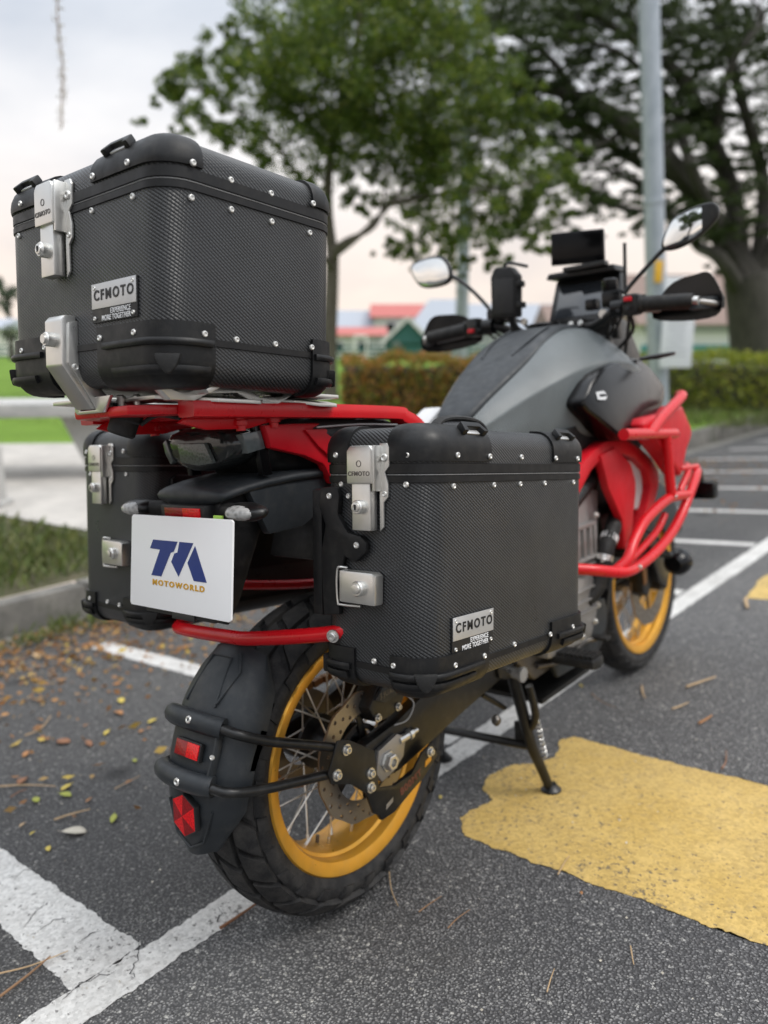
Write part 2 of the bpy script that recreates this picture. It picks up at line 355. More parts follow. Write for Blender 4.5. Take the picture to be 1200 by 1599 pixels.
def lathe(name, prof, mat, parent=None, seg=24, axis='x', closed=False, off=(0, 0, 0), sharp=35, mw=None):
    V, F = lathe_geo(prof, seg, axis, closed, off); bm = bmesh.new()
    vs = [bm.verts.new(v) for v in V]
    for f in F:
        try: bm.faces.new([vs[i] for i in f])
        except ValueError: pass
    bmesh.ops.remove_doubles(bm, verts=bm.verts, dist=1e-6)
    return bm_obj(name, bm, mat, parent, sharp=sharp, mw=mw)
def prism(name, poly, axis, c0, c1, mat, parent=None, bev=.003, seg=2, mw=None, holes=(), bulge=None):
    """outline in the plane across `axis`, from c0 to c1; outline order (y,z), (x,z) or (x,y)"""
    mk = {'x': lambda a, b, c: (c, a, b), 'y': lambda a, b, c: (a, c, b), 'z': lambda a, b, c: (a, b, c)}[axis]
    bm = bmesh.new()
    if holes:
        es = []
        for lp in [poly]+list(holes):
            vs = [bm.verts.new(mk(a, b, c0)) for a, b in lp]; es += [bm.edges.new((vs[i], vs[(i+1) % len(vs)])) for i in range(len(vs))]
        fs = [f for f in bmesh.ops.triangle_fill(bm, edges=es, use_beauty=True, use_dissolve=False)['geom'] if isinstance(f, bmesh.types.BMFace)]
    else: fs = [bm.faces.new([bm.verts.new(mk(a, b, c0)) for a, b in poly])]
    r = bmesh.ops.extrude_face_region(bm, geom=fs); d = c1-c0
    bmesh.ops.translate(bm, verts=[v for v in r['geom'] if isinstance(v, bmesh.types.BMVert)], vec=mk(0, 0, d))
    bmesh.ops.recalc_face_normals(bm, faces=bm.faces)
    if bev:
        ed = [e for e in bm.edges if len(e.link_faces) == 2 and e.calc_face_angle(0) > .5]
        bmesh.ops.bevel(bm, geom=ed, offset=bev, segments=seg, affect='EDGES', profile=.6, clamp_overlap=True)
    if bulge:
        for v in bm.verts: v.co = Vector(bulge(v.co))
    return bm_obj(name, bm, mat, parent, mw=mw)
def box(name, c, s, mat, parent=None, bev=.003, rot=None, seg=2, mw=None):
    bm = bmesh.new(); bmesh.ops.create_cube(bm, size=1); bmesh.ops.scale(bm, vec=s, verts=bm.verts)
    if bev: bmesh.ops.bevel(bm, geom=bm.edges[:], offset=min(bev, min(s)*.45), segments=seg, affect='EDGES', profile=.6)
    if rot: bmesh.ops.rotate(bm, verts=bm.verts, cent=(0, 0, 0), matrix=Matrix.Rotation(rot[1], 3, rot[0]))
    bmesh.ops.translate(bm, verts=bm.verts, vec=c); return bm_obj(name, bm, mat, parent, mw=mw)
def multi(name, geos, mat, parent=None, sharp=38, mw=None):
    V = []; F = []
    for v, f in geos:
        o = len(V); V += list(v); F += [tuple(i+o for i in q) for q in f]
    return mesh_obj(name, V, F, mat, parent, sharp=sharp, mw=mw)
def box_geo(c, s, M=None):
    V = [Vector((x*s[0]/2, y*s[1]/2, z*s[2]/2)) for x in (-1, 1) for y in (-1, 1) for z in (-1, 1)]
    if M is not None: V = [M @ v for v in V]
    V = [v+Vector(c) for v in V]
    return V, [(0, 1, 3, 2), (4, 6, 7, 5), (0, 4, 5, 1), (2, 3, 7, 6), (0, 2, 6, 4), (1, 5, 7, 3)]
def loft(name, rings, mat, parent=None, sub=2, uv=False, mw=None, sharp=60):
    n = len(rings[0]); V = [v for r in rings for v in r]; F = []
    for i in range(len(rings)-1):
        for k in range(n): F.append((i*n+k, i*n+(k+1) % n, (i+1)*n+(k+1) % n, (i+1)*n+k))
    F.append(tuple(range(n-1, -1, -1))); F.append(tuple((len(rings)-1)*n+k for k in range(n)))
    UV = None
    if uv:
        UV = []
        for i, r in enumerate(rings):
            s = 0
            for k in range(n):
                if k: s += (Vector(r[k])-Vector(r[k-1])).length
                UV.append((s, Vector(r[0]).y))
    o = mesh_obj(name, V, F, mat, parent, uv=UV, sharp=None, mw=mw)
    bm = bmesh.new(); bm.from_mesh(o.data); bmesh.ops.recalc_face_normals(bm, faces=bm.faces); bm.to_mesh(o.data); bm.free()
    if sub:
        m = o.modifiers.new('sub', 'SUBSURF'); m.levels = sub; m.render_levels = sub
    return o
FONT = None
def text(name, s, size, mat, parent, mw, sx=1, align='CENTER', depth=.0004, bold=0, sp=1.12):
    c = bpy.data.curves.new(name, 'FONT'); c.body = s; c.size = size; c.align_x = align; c.align_y = 'CENTER'; c.extrude = depth; c.offset = bold; c.space_character = sp
    t = bpy.data.objects.new(name, c); COL.objects.link(t)
    me = bpy.data.meshes.new_from_object(t.evaluated_get(bpy.context.evaluated_depsgraph_get())); bpy.data.objects.remove(t); bpy.data.curves.remove(c)
    for v in me.vertices: v.co.x *= sx
    o = fin(name, me, mat, parent, smooth=False); o.matrix_local = mw if parent else mw
    if not parent: o.matrix_world = mw
    return o
def face_m(p, nrm, up=(0, 0, 1)):                 # local frame: x right seen from outside, y up, z out
    z = Vector(nrm).normalized(); x = Vector(up).cross(z).normalized(); y = z.cross(x)
    return Matrix(((x.x, y.x, z.x, p[0]), (x.y, y.y, z.y, p[1]), (x.z, y.z, z.z, p[2]), (0, 0, 0, 1)))
def share(src, name, parent, m):
    o = bpy.data.objects.new(name, src); COL.objects.link(o); o.parent = parent; o.matrix_local = m; return o
def shared_mesh(builder):
    o = builder(); me = o.data; bpy.data.objects.remove(o); return me
RIVET = shared_mesh(lambda: lathe('rivet', [(-.001, .0052), (.0008, .0052), (.0022, .0044), (.0026, .0030), (.0018, .0022), (.0010, .0018)], 'rivet_metal', seg=14, axis='z'))
RIVC = shared_mesh(lambda: lathe('rivet_core', [(-.001, .0022), (.0013, .0021)], 'ink_black', seg=8, axis='z'))
def rivet(parent, p, nrm, s=1):
    m = face_m(p, nrm) @ Matrix.Scale(s*.88, 4); a = share(RIVET, 'rivet', parent, m); return a
BOLT = shared_mesh(lambda: lathe('bolt', [(0, .0095), (.002, .0095), (.0022, .0066), (.0065, .0064), (.0075, .0055), (.0075, .003), (.005, .0025)], 'steel', seg=12, axis='z', sharp=25))
def bolt(parent, p, nrm, s=1): return share(BOLT, 'bolt', parent, face_m(p, nrm, (0, 0, 1) if abs(Vector(nrm).z) < .9 else (0, 1, 0)) @ Matrix.Scale(s, 4))

# ------------------------------------------------------------------ luggage case
def smooth_poly(poly, n=4): return [(p.x, p.y) for p in cat_rom([Vector((a, b, 0)) for a, b in poly], n, True)]
class Case:
    def __init__(s, a, b, rc, hb, ht, rb=.03, rt=.032):
        s.a, s.b, s.rc, s.hb, s.ht, s.rb, s.rt = a, b, rc, hb, ht, rb, rt
    def plan(s, segs):                           # skeleton point + normal + arc length, counter-clockwise from the rear left
        A, B, rc = s.a-s.rc, s.b-s.rc, s.rc; P = []
        for k, (cx, cy) in enumerate(((-A, -B), (A, -B), (A, B), (-A, B))):
            a0 = PI+k*PI/2
            for j in range(segs+1): P.append((Vector((cx, cy, 0)), a0+j*PI/2/segs))
        out = []; L = 0; last = None
        for q, an in P:
            n = Vector((math.cos(an), math.sin(an), 0)); p = q+n*rc
            if last is not None: L += (p-last).length
            last = p; out.append((q, n, L))
        out.append((out[0][0], out[0][1], L+(out[0][0]+out[0][1]*rc-last).length)); return out
    def prof(s, z):                              # z: arc coordinate 0..hb (body), hb..ht (lid); returns inset, z, normal
        pass
    def body_prof(s):
        P = [(s.rb+.02, 0, 0, -1)]
        for j in range(6): an = j/5*PI/2; P.append((s.rb*(1-math.sin(an)), s.rb*(1-math.cos(an)), math.sin(an), -math.cos(an)))
        return P+[(0, s.hb*.5, 1, 0), (0, s.hb, 1, 0)]
    def lid_prof(s):
        P = [(0, s.hb, 1, 0)]
        for j in range(7): an = j/6*PI/2; P.append((s.rt*(1-math.cos(an)), s.ht-s.rt*(1-math.sin(an)), math.cos(an), math.sin(an)))
        return P+[(s.rt+.02, s.ht+.001, 0, 1)]
    def surf(s, q, n, pr, off=0):
        i, z, nx, nz = pr; p = q+n*(s.rc-i+off*nx); return Vector((p.x, p.y, z+off*nz))
    def shell(s, name, prof, mat, parent):
        pl = s.plan(7); V = []; F = []; UV = []; m = len(prof); acc = [0]
        for j in range(1, m): acc.append(acc[-1]+math.hypot(prof[j][0]-prof[j-1][0], prof[j][1]-prof[j-1][1]))
        for q, n, l in pl:
            for j, pr in enumerate(prof): V.append(s.surf(q, n, pr)); UV.append((l, acc[j]))
        k = len(pl)
        for i in range(k-1):
            for j in range(m-1): F.append((i*m+j, (i+1)*m+j, (i+1)*m+j+1, i*m+j+1))
        flat = 0 if prof[0][3] == -1 else m-1
        lp = [i*m+flat for i in range(k-1)]; F.append(tuple(lp if flat else lp[::-1]))
        return mesh_obj(name, V, F, mat, parent, uv=UV, sharp=45)
    def patch(s, name, corner, l1, l2, prof, off, mat, parent, edge=.0, taper=0, geo_only=False):
        """raised skin over a corner: l1 along the side before it, l2 along the side after it"""
        A, B = s.a-s.rc, s.b-s.rc; c = [(-A, -B), (A, -B), (A, B), (-A, B)][corner]; a0 = PI+corner*PI/2
        n0 = Vector((math.cos(a0), math.sin(a0), 0)); n1 = Vector((math.cos(a0+PI/2), math.sin(a0+PI/2), 0)); q = Vector((c[0], c[1], 0))
        S = [(q-n1*l1, n0)]+[(q-n1*l1*.5, n0)]+[(q, Vector((math.cos(a0+j*PI/2/7), math.sin(a0+j*PI/2/7), 0))) for j in range(8)]+[(q+n0*l2*.5*-1, n1), (q-n0*l2, n1)]
        # duplicate the border so the skin has an edge of its own
        rows = [(S[0], 0)]+[(S[0], .8)]+[(x, 1) for x in S[1:-1]]+[(S[-1], .8), (S[-1], 0)]
        pf = [(prof[0], 0), (prof[0], .85)]+[(p, 1) for p in prof[1:-1]]+[(prof[-1], .85), (prof[-1], 0)]
        V = [s.surf(x[0], x[1], p, off*min(e, f) if min(e, f) > 0 else -.001) for x, e in rows for p, f in pf]
        m = len(pf); F = [(i*m+j, (i+1)*m+j, (i+1)*m+j+1, i*m+j+1) for i in range(len(rows)-1) for j in range(m-1)]
        if geo_only: return V, F
        return mesh_obj(name, V, F, mat, parent, sharp=50)
    def band(s, name, z0, z1, off, mat, parent):
        pl = s.plan(7); V = []; k = len(pl)-1
        for q, n, l in pl[:-1]:
            for z, o in ((z0, -.001), (z0+.001, off), (z1-.001, off), (z1, -.001)): V.append(s.surf(q, n, (0, z, 1, 0), o))
        F = [(i*4+j, ((i+1) % k)*4+j, ((i+1) % k)*4+j+1, i*4+j+1) for i in range(k) for j in range(3)]
        return mesh_obj(name, V, F, mat, parent, sharp=40)

def lid_cap_prof(c, z0, top=.022):
    P = [(0, z0, 1, 0), (0, (z0+c.ht-c.rt)/2, 1, 0)]
    for j in range(7): an = j/6*PI/2; P.append((c.rt*(1-math.cos(an)), c.ht-c.rt*(1-math.sin(an)), math.cos(an), math.sin(an)))
    return P+[(c.rt+min(top, c.rc-c.rt-.001), c.ht+.0005, 0, 1)]
def base_cap_prof(c, z1, bot=.008):
    P = [(c.rb+bot, 0, 0, -1)]
    for j in range(6): an = j/5*PI/2; P.append((c.rb*(1-math.sin(an)), c.rb*(1-math.cos(an)), math.sin(an), -math.cos(an)))
    return P+[(0, (z1+c.rb)/2, 1, 0), (0, z1, 1, 0)]
def badge(parent, m):
    """silver plate over a black strip with lettering; m: face frame at its centre"""
    b = prism('badge', [(-.056, -.027), (.056, -.027), (.056, .027), (-.056, .027)], 'z', 0, .003, 'ink_black', parent, bev=.0012); b.matrix_local = m
    s = prism('badge_plate', [(-.055, -.008), (.055, -.008), (.055, .0265), (-.055, .0265)], 'z', .003, .0042, 'badge_silver', b, bev=.0005)
    text('lettering', 'CFMOTO', .0195, 'ink_black', b, Matrix.Translation((.001, .0095, .0044)), 1.02, bold=.0006, sp=1.32)
    text('lettering', 'EXPERIENCE', .0102, 'ink_white', b, Matrix.Translation((.041, -.0135, .0033)), .80, align='RIGHT', bold=.0001)
    text('lettering', 'MORE TOGETHER', .0102, 'ink_white', b, Matrix.Translation((.041, -.0222, .0033)), .80, align='RIGHT', bold=.0001)
    for x, y in ((-.048, .021), (.048, .021), (-.048, -.021), (.048, -.021)): share(RIVET, 'rivet', b, Matrix.Translation((x, y, .0038)) @ Matrix.Scale(.62, 4))
def latch(parent, m, sc=1, mirror=1):
    """over-centre steel latch; frame origin at the seam"""
    t = prism('latch', [(-.024, -.020), (.022, -.020), (.022, .028), (.017, .033), (-.018, .033), (-.024, .026)], 'z', .004, .023, 'steel', parent, bev=.0025); t.matrix_local = m @ Matrix.Scale(sc, 4)
    box('latch_arm', (-.001, -.052, .011), (.034, .066, .016), 'steel', t, .002)
    prism('hinge_cheek', [(.021, .036), (.034, .036), (.038, .030), (.038, .004), (.030, -.004), (.036, -.020), (.036, -.038), (.028, -.046), (.028, -.080), (.021, -.086)], 'z', .001, .0045, 'steel', t, bev=.001)
    prism('hinge_wall', [(.0205, -.03), (.0245, -.03), (.0245, .033), (.0205, .033)], 'z', .003, .020, 'steel', t, bev=.001)
    lathe('lock', [(0, .0098), (.010, .0098), (.0115, .0085), (.0115, .007), (.0135, .0066), (.014, .004), (.0132, .0035)], 'steel', t, 18, 'z', off=(-.001, -.052, .018), sharp=30)
    box('keyhole', (-.001, -.052, .0322), (.0022, .0075, .001), 'ink_black', t, 0)
    text('lettering', 'CFMOTO', .0085, 'dark_steel', t, Matrix.Translation((-.001, -.006, .0232)), 1.05, bold=.0002)
    lathe('emblem', [(0, .0046), (.0004, .0046), (.0004, .0036), (0, .0036)], 'dark_steel', t, 16, 'z', closed=True, off=(-.001, .008, .0231))
    for x, y in ((.030, .016), (.030, -.034)): share(RIVET, 'pin', t, Matrix.Translation((x, y, .0045)) @ Matrix.Scale(1.15 if y > 0 else .8, 4))
    return t
def make_case(name, label, a, b, rc, hb, ht, loc, rot, capl, riv, handle=True, gz=.082, basel=None):
    c = Case(a, b, rc, hb, ht); root = empty(name, loc, rot, label, 'luggage case', 'metal luggage cases on the motorcycle')
    c.shell('body', c.body_prof(), 'case_weave', root); c.shell('lid', c.lid_prof(), 'case_weave', root)
    c.band('rim_trim', hb-.012, hb-.0012, .0022, 'band_black', root); c.band('rim_trim', hb+.0012, hb+.017, .0022, 'band_black', root)
    c.band('seal', hb-.0012, hb+.0012, .0014, 'line_grey', root); c.band('base_trim', gz-.030, gz-.019, .0018, 'band_black', root)
    for k in range(4):
        l1, l2 = capl[k]
        cap = c.patch('corner_guard', k, l1, l2, lid_cap_prof(c, hb+.0195), .005, 'black_plastic', root)
        bl1, bl2 = (basel or capl)[k]
        bc = c.patch('foot_guard', k, bl1, bl2, base_cap_prof(c, gz), .006, 'black_plastic', root)
        for z0, z1, f, o in ((gz-.032, gz-.023, .82, .0125), (.016, .025, .62, .013)):
            pr = []
            for z in np.linspace(z0, z1, 4):
                if z < c.rb:
                    an = math.acos(1-z/c.rb); pr.append((c.rb*(1-math.sin(an)), z, math.sin(an), -math.cos(an)))
                else: pr.append((0, z, 1, 0))
            c.patch('guard_rib', k, bl1*f, bl2*f, pr, o, 'black_plastic', bc)
        A, B = a-rc, b-rc; q = Vector([(-A, -B), (A, -B), (A, B), (-A, B)][k]+(()) if False else [(-A, -B, 0), (A, -B, 0), (A, B, 0), (-A, B, 0)][k])
        an = PI*1.25+k*PI/2; n = Vector((math.cos(an), math.sin(an), 0)); z = .020; inn = c.rb*(1-math.sin(math.acos(1-z/c.rb)))
        bs = prism('guard_boss', [(-.018, .012), (.018, .012), (.012, -.004), (.004, -.014), (-.004, -.014), (-.012, -.004)], 'z', -.012, .010, 'rubber_trim', bc, bev=.004)
        p = q+n*(rc-inn+.006); bs.matrix_local = face_m((p.x, p.y, z+.006), n)
        # strap loop on the long side of each lid guard
        if handle:
            for side in handle.get(k, ()):
                nn, al = side; tdir = Vector((-nn[1], nn[0], 0)); base = Vector((nn[0]*(a-c.rt*.30), nn[1]*(b-c.rt*.30), 0)); ctr = (Vector((q.x, q.y, 0))*abs(1))
                pos = Vector((base.x if nn[0] else q.x+al, base.y if nn[1] else q.y+al, c.ht-c.rt*.30+.003)); nv = Vector((nn[0], nn[1], 1)).normalized()
                lp = prism('strap_loop', [(-.034, -.010), (-.026, .011), (.026, .011), (.034, -.010), (.022, -.010), (.018, .000), (-.018, .000), (-.022, -.010)], 'z', .000, .012, 'black_plastic', cap, bev=.0025)
                lp.matrix_local = face_m(pos+nv*.001, nv) @ Matrix.Scale(.95, 4)
                sl = box('loop_bar', (0, -.004, .0025), (.036, .009, .003), 'badge_silver', lp, .001)
    for (face, u, z, oncap) in riv:
        nn = {'rear': (0, -1, 0), 'right': (1, 0, 0), 'left': (-1, 0, 0), 'front': (0, 1, 0)}[face]
        offz = .0055 if oncap else .0022 if abs(z-hb) < .012 else .0008
        p = (u, -b-offz, z) if face == 'rear' else (u, b+offz, z) if face == 'front' else ((a+offz) if face == 'right' else -a-offz, u, z)
        rivet(root, p, nn)
    return c, root
# ------------------------------------------------------------------ the three cases
HN = {'rear': (0, -1), 'right': (1, 0), 'left': (-1, 0), 'front': (0, 1)}
TBX = dict(a=.219, b=.162, rc=.046, hb=.262, ht=.322)
tb_r = [('rear', -.168, .245, 0), ('rear', .050, .245, 0), ('rear', .152, .245, 0), ('rear', -.150, .290, 1), ('rear', -.088, .290, 1), ('rear', .062, .288, 1), ('rear', .148, .288, 1),
        ('rear', -.162, .065, 1), ('rear', -.088, .065, 1), ('rear', .070, .067, 1), ('rear', .155, .068, 1),
        ('right', -.120, .241, 0), ('right', -.054, .241, 0), ('right', .020, .241, 0), ('right', .097, .241, 0), ('right', -.120, .284, 1), ('right', -.054, .280, 0), ('right', .019, .280, 0), ('right', .100, .284, 1),
        ('right', -.105, .067, 1), ('right', -.047, .066, 0), ('right', .026, .067, 0), ('right', .097, .069, 1)]
tb_r += [('left', u, z, k) for f, u, z, k in tb_r if f == 'right'] + [('front', u, z, k) for f, u, z, k in tb_r if f == 'rear' and z < .27]
ctb, top_case = make_case('top_case', 'black carbon-weave top box with rounded corner guards on the red rear rack', loc=(0, -.293, 1.045), rot=(-.09, .035, 0),
    capl=[(.028, .095), (.120, .014), (.014, .075), (.075, .028)], basel=[(.028, .095), (.112, .030), (.016, .075), (.075, .028)], riv=tb_r,
    handle={0: (((0, -1), .030),), 1: (((0, -1), -.060),)}, **TBX)
badge(top_case, face_m((.104, -.162, .116), (0, -1, 0)))
latch(top_case, face_m((-.040, -.162, .258), (0, -1, 0)), 1.12)
# lower clamp: a bent steel strap that reaches round under the box
cl = prism('clamp', [(-.162, .105), (-.180, .105), (-.186, .098), (-.186, .032), (-.141, -.030), (-.128, -.030), (-.128, -.020), (-.166, .034)], 'x', -.050, -.002, 'steel', top_case, bev=.003)
prism('clamp_cheek', [(-.162, .098), (-.176, .094), (-.178, .036), (-.166, .020), (-.136, -.030), (-.111, -.034), (-.106, -.022), (-.144, .020), (-.162, .036)], 'x', -.002, .002, 'steel', top_case, bev=.001)
lathe('lock', [(0, .0105), (.011, .0105), (.013, .009), (.013, .007), (.016, .0066), (.016, .003)], 'steel', top_case, 18, 'z').matrix_local = face_m((-.026, -.186, .070), (0, -1, 0))
for y, z in ((-.168, .030), (-.116, -.026)): rivet(top_case, (.0025, y, z), (1, 0, 0), 1.2)

RPX = dict(a=.105, b=.254, rc=.046, hb=.322, ht=.392)
rp_r = [('rear', -.062, .352, 1), ('rear', .072, .350, 0), ('rear', .070, .308, 0), ('rear', -.055, .308, 0), ('rear', -.041, .290, 0), ('rear', .012, .047, 1), ('rear', .049, .046, 1),
        ('right', -.189, .305, 0), ('right', -.079, .305, 0), ('right', .002, .305, 0), ('right', .085, .305, 0), ('right', .194, .305, 0), ('right', -.185, .350, 1), ('right', -.098, .349, 1), ('right', .006, .349, 0), ('right', .117, .348, 1), ('right', .201, .348, 1),
        ('right', -.192, .043, 1), ('right', -.113, .042, 1), ('right', -.015, .042, 0), ('right', .100, .040, 1), ('right', .186, .040, 1)]
crp, right_case = make_case('side_case', 'black carbon-weave side case on the right of the motorcycle, badge on its outer face', loc=(.332, .016, .553), rot=(-.11, 0, 0),
    capl=[(.03, .020), (.022, .118), (.095, .03), (.03, .03)], basel=[(.03, .030), (.018, .110), (.100, .03), (.03, .03)], riv=rp_r,
    handle={1: (((1, 0), .075),), 2: (((1, 0), -.045),)}, gz=.060, **RPX)
badge(right_case, face_m((.105, -.140, .086), (1, 0, 0)))
latch(right_case, face_m((.002, -.254, .330), (0, -1, 0)), 1.05)
def side_lock(root, x, z, y):
    k = prism('case_lock', [(-.035, -.024), (.036, -.024), (.037, .020), (.030, .024), (-.035, .024)], 'z', .002, .022, 'steel', root, bev=.0035); k.matrix_local = face_m((x, y, z), (0, -1, 0))
    lathe('lock', [(0, .0115), (.008, .0115), (.010, .010), (.010, .0075), (.013, .007), (.0135, .004)], 'steel', k, 18, 'z', off=(.008, 0, .021))
    tube('bail', [(-.034, .026, .004), (-.040, .027, .012), (-.046, .024, .012), (-.048, 0, .012), (-.046, -.027, .012), (-.040, -.030, .012), (-.005, -.030, .006)], .0022, 'steel', k, 8, 4)
side_lock(right_case, -.008, .156, -.254)
tube('carry_handle', [(.00, -.10, .390), (.00, -.075, .410), (.0, -.02, .416), (.0, .035, .410), (.0, .06, .390)], .011, 'rubber_trim', right_case, 10, 5, flat=.5)
# inner mounting plate of the case
prism('mount_plate', [(-.088, .303), (-.058, .305), (-.050, .292), (-.054, .262), (-.034, .236), (-.008, .232), (.004, .222), (.002, .208), (-.020, .192), (-.042, .200), (-.055, .150), (-.052, .110), (-.085, .105), (-.090, .20), (-.080, .245), (-.094, .275)], 'y', -.266, -.256, 'black_plastic', right_case, bev=.003)
for x, z in ((-.070, .290), (-.015, .218)): rivet(right_case, (x, -.2665, z), (0, -1, 0), 1.1)
box('mount_block', (-.114, -.20, .20), (.022, .10, .20), 'black_plastic', right_case, .006)

LPX = dict(a=.127, b=.250, rc=.046, hb=.322, ht=.392)
lp_r = [('rear', -.080, .350, 1), ('rear', .058, .350, 1), ('rear', -.074, .305, 0), ('rear', .060, .305, 0), ('rear', -.079, .045, 1), ('rear', -.018, .044, 0), ('rear', .034, .044, 1)]
lp_r += [('left', u, z, k) for f, u, z, k in rp_r if f == 'right'] + [('right', u, .300, 0) for u in (-.15, -.05, .05, .15)]
clp, left_case = make_case('side_case', 'black carbon-weave side case on the far left of the motorcycle, behind the white plate', loc=(-.345, -.005, .575), rot=(-.11, .01, 0),
    capl=[(.100, .020), (.012, .12), (.03, .03), (.03, .10)], basel=[(.100, .022), (.035, .10), (.03, .03), (.03, .10)], riv=lp_r, handle={}, gz=.060, **LPX)
latch(left_case, face_m((-.020, -.250, .330), (0, -1, 0)), 1.0)
side_lock(left_case, .036, .150, -.250)
prism('mount_plate', [(-.20, .296), (-.19, .304), (-.11, .302), (-.10, .288), (.06, .284), (.075, .30), (.17, .30), (.17, .10), (-.10, .10), (-.19, .16), (-.15, .22), (-.16, .25), (-.20, .265)], 'x', .1272, .139, 'black_plastic', left_case, bev=.003)
for y, z in ((-.19, .28), (-.13, .290), (.02, .272), (.12, .29)): rivet(left_case, (.1395, y, z), (1, 0, 0), 1.1)

# ------------------------------------------------------------------ motorcycle
bike = empty('motorcycle', (0, 0, 0), (0, 0, 0), 'black and red adventure motorcycle with gold spoked wheels on its centre stand', 'motorcycle')
# ---- wheels
def tyre(parent, R, hw, rb, N, h, tread_w, mat='tyre_rubber', lug=True):
    """carcass as a lathe, tread as raised blocks laid on it"""
    drop = R*.105*(hw/.078)
    half = [(0, R-h), (tread_w*.35, R-h-drop*.07), (tread_w*.65, R-h-drop*.30), (tread_w*.88, R-h-drop*.68), (tread_w, R-h-drop), (hw*.985, R-h-drop-.32*(R-h-drop-rb-.018)), (hw, R-h-drop-.66*(R-h-drop-rb-.018)), (hw*.97, rb+.018), (hw*.88, rb+.006), (hw*.80, rb-.004)]
    P = [Vector((x, r, 0)) for x, r in half]; sm = cat_rom(P, 5)
    prof = [(-p.x, p.y) for p in sm[::-1]]+[(p.x, p.y) for p in sm[1:]]
    V, F = lathe_geo(prof, 96, 'x'); F = F[:-2]
    cum = [0]
    for i in range(1, len(sm)): cum.append(cum[-1]+(sm[i]-sm[i-1]).length)
    def at(s, th, off):
        sg = 1 if s >= 0 else -1; a = abs(s); x = np.interp(a, cum, [p.x for p in sm]); r = np.interp(a, cum, [p.y for p in sm])
        x2 = np.interp(a+.003, cum, [p.x for p in sm]); r2 = np.interp(a+.003, cum, [p.y for p in sm]); tx, tr = x2-x, r2-r; l = math.hypot(tx, tr) or 1
        x += -tr/l*off; r += tx/l*off; return Vector((sg*x, r*math.cos(th), r*math.sin(th)))
    def block(s0, s1, t0, t1, k0, hh, ns=5, nt=3):
        """s0..s1 across, t0..t1 round (fractions of a pitch), k0: lead across"""
        o = len(V); ins = .0016
        rows = []
        for j in range(ns+1):
            for i in range(nt+1):
                s = s0+(s1-s0)*j/ns; f = i/nt; th = (t0(s) if callable(t0) else t0)*(1-f)+(t1(s) if callable(t1) else t1)*f+k0*s
                si = s+(ins if j == 0 else -ins if j == ns else 0)*(1 if s1 > s0 else -1); ti = th+(ins/R if i == 0 else -ins/R if i == nt else 0)
                rows.append((s, th, si, ti))
        m = nt+1
        for s, th, si, ti in rows: V.append(at(si, ti, hh))
        for j in range(ns):
            for i in range(nt): F.append((o+j*m+i, o+j*m+i+1, o+(j+1)*m+i+1, o+(j+1)*m+i))
        rim = [j*m for j in range(ns+1)]+[ns*m+i for i in range(1, nt+1)]+[j*m+nt for j in range(ns-1, -1, -1)]+[i for i in range(nt-1, 0, -1)]
        b = len(V)
        for k in rim: V.append(at(rows[k][0], rows[k][1], -.001))
        for q in range(len(rim)):
            q2 = (q+1) % len(rim); F.append((o+rim[q], b+q, b+q2, o+rim[q2]))
    pit = 2*PI/N; tot = cum[int(5*4)]          # arc to the tread edge
    for i in range(N):
        t = i*pit
        for sg in (1, -1):
            ph = t+(pit*.5 if sg < 0 else 0); g = pit*.085
            if lug:
                block(sg*.003, sg*tot*.50, ph+g, ph+pit-g, 2.2*sg*sg, h)
                block(sg*tot*.57, sg*tot*1.02, ph+pit*.18+g, ph+pit*1.18-g*1.2, 3.0*(1 if sg > 0 else -1), h)
                block(sg*tot*1.04, sg*tot*1.30, ph+pit*.62, ph+pit*1.05, 1.2*sg, h*.45, 3, 2)
            else:
                block(sg*.002, sg*tot*.45, ph+g*.6, ph+pit-g*.6, 2.2, h*.7); block(sg*tot*.52, sg*tot*1.05, ph+pit*.15+g*.6, ph+pit*1.15-g*.6, 2.6*sg, h*.7)
    return mesh_obj('tyre', V, F, mat, parent, sharp=35)
def disc_rotor(parent, R, ri, x, n, thick=.005):
    def circ(cy, cz, r, k, ph=0): return [(cy+r*math.cos(2*PI*j/k+ph), cz+r*math.sin(2*PI*j/k+ph)) for j in range(k)]
    holes = [circ(0, 0, ri, 60)]
    for i in range(n):
        a = 2*PI*i/n
        for f, da in ((.2, -.22), (.5, 0), (.8, .22)):
            rr = ri+(R-ri)*f; holes.append(circ(rr*math.cos(a+da*2*PI/n*2), rr*math.sin(a+da*2*PI/n*2), .0042, 8))
    outer = [(( R+.002*math.sin(12*2*PI*j/96))*math.cos(2*PI*j/96), (R+.002*math.sin(12*2*PI*j/96))*math.sin(2*PI*j/96)) for j in range(96)]
    d = prism('brake_disc', outer, 'x', x, x+thick, 'brake_steel', parent, bev=0, holes=holes)
    geos = []
    for i in range(6):
        a = 2*PI*i/6+.3; geos.append(tube_geo([Vector((x-.004, .03*math.cos(a), .03*math.sin(a))), Vector((x-.004, (ri+.008)*math.cos(a+.25), (ri+.008)*math.sin(a+.25)))], .009, 6, flat=.35))
    multi('disc_carrier', geos, 'satin_black', parent)
    return d
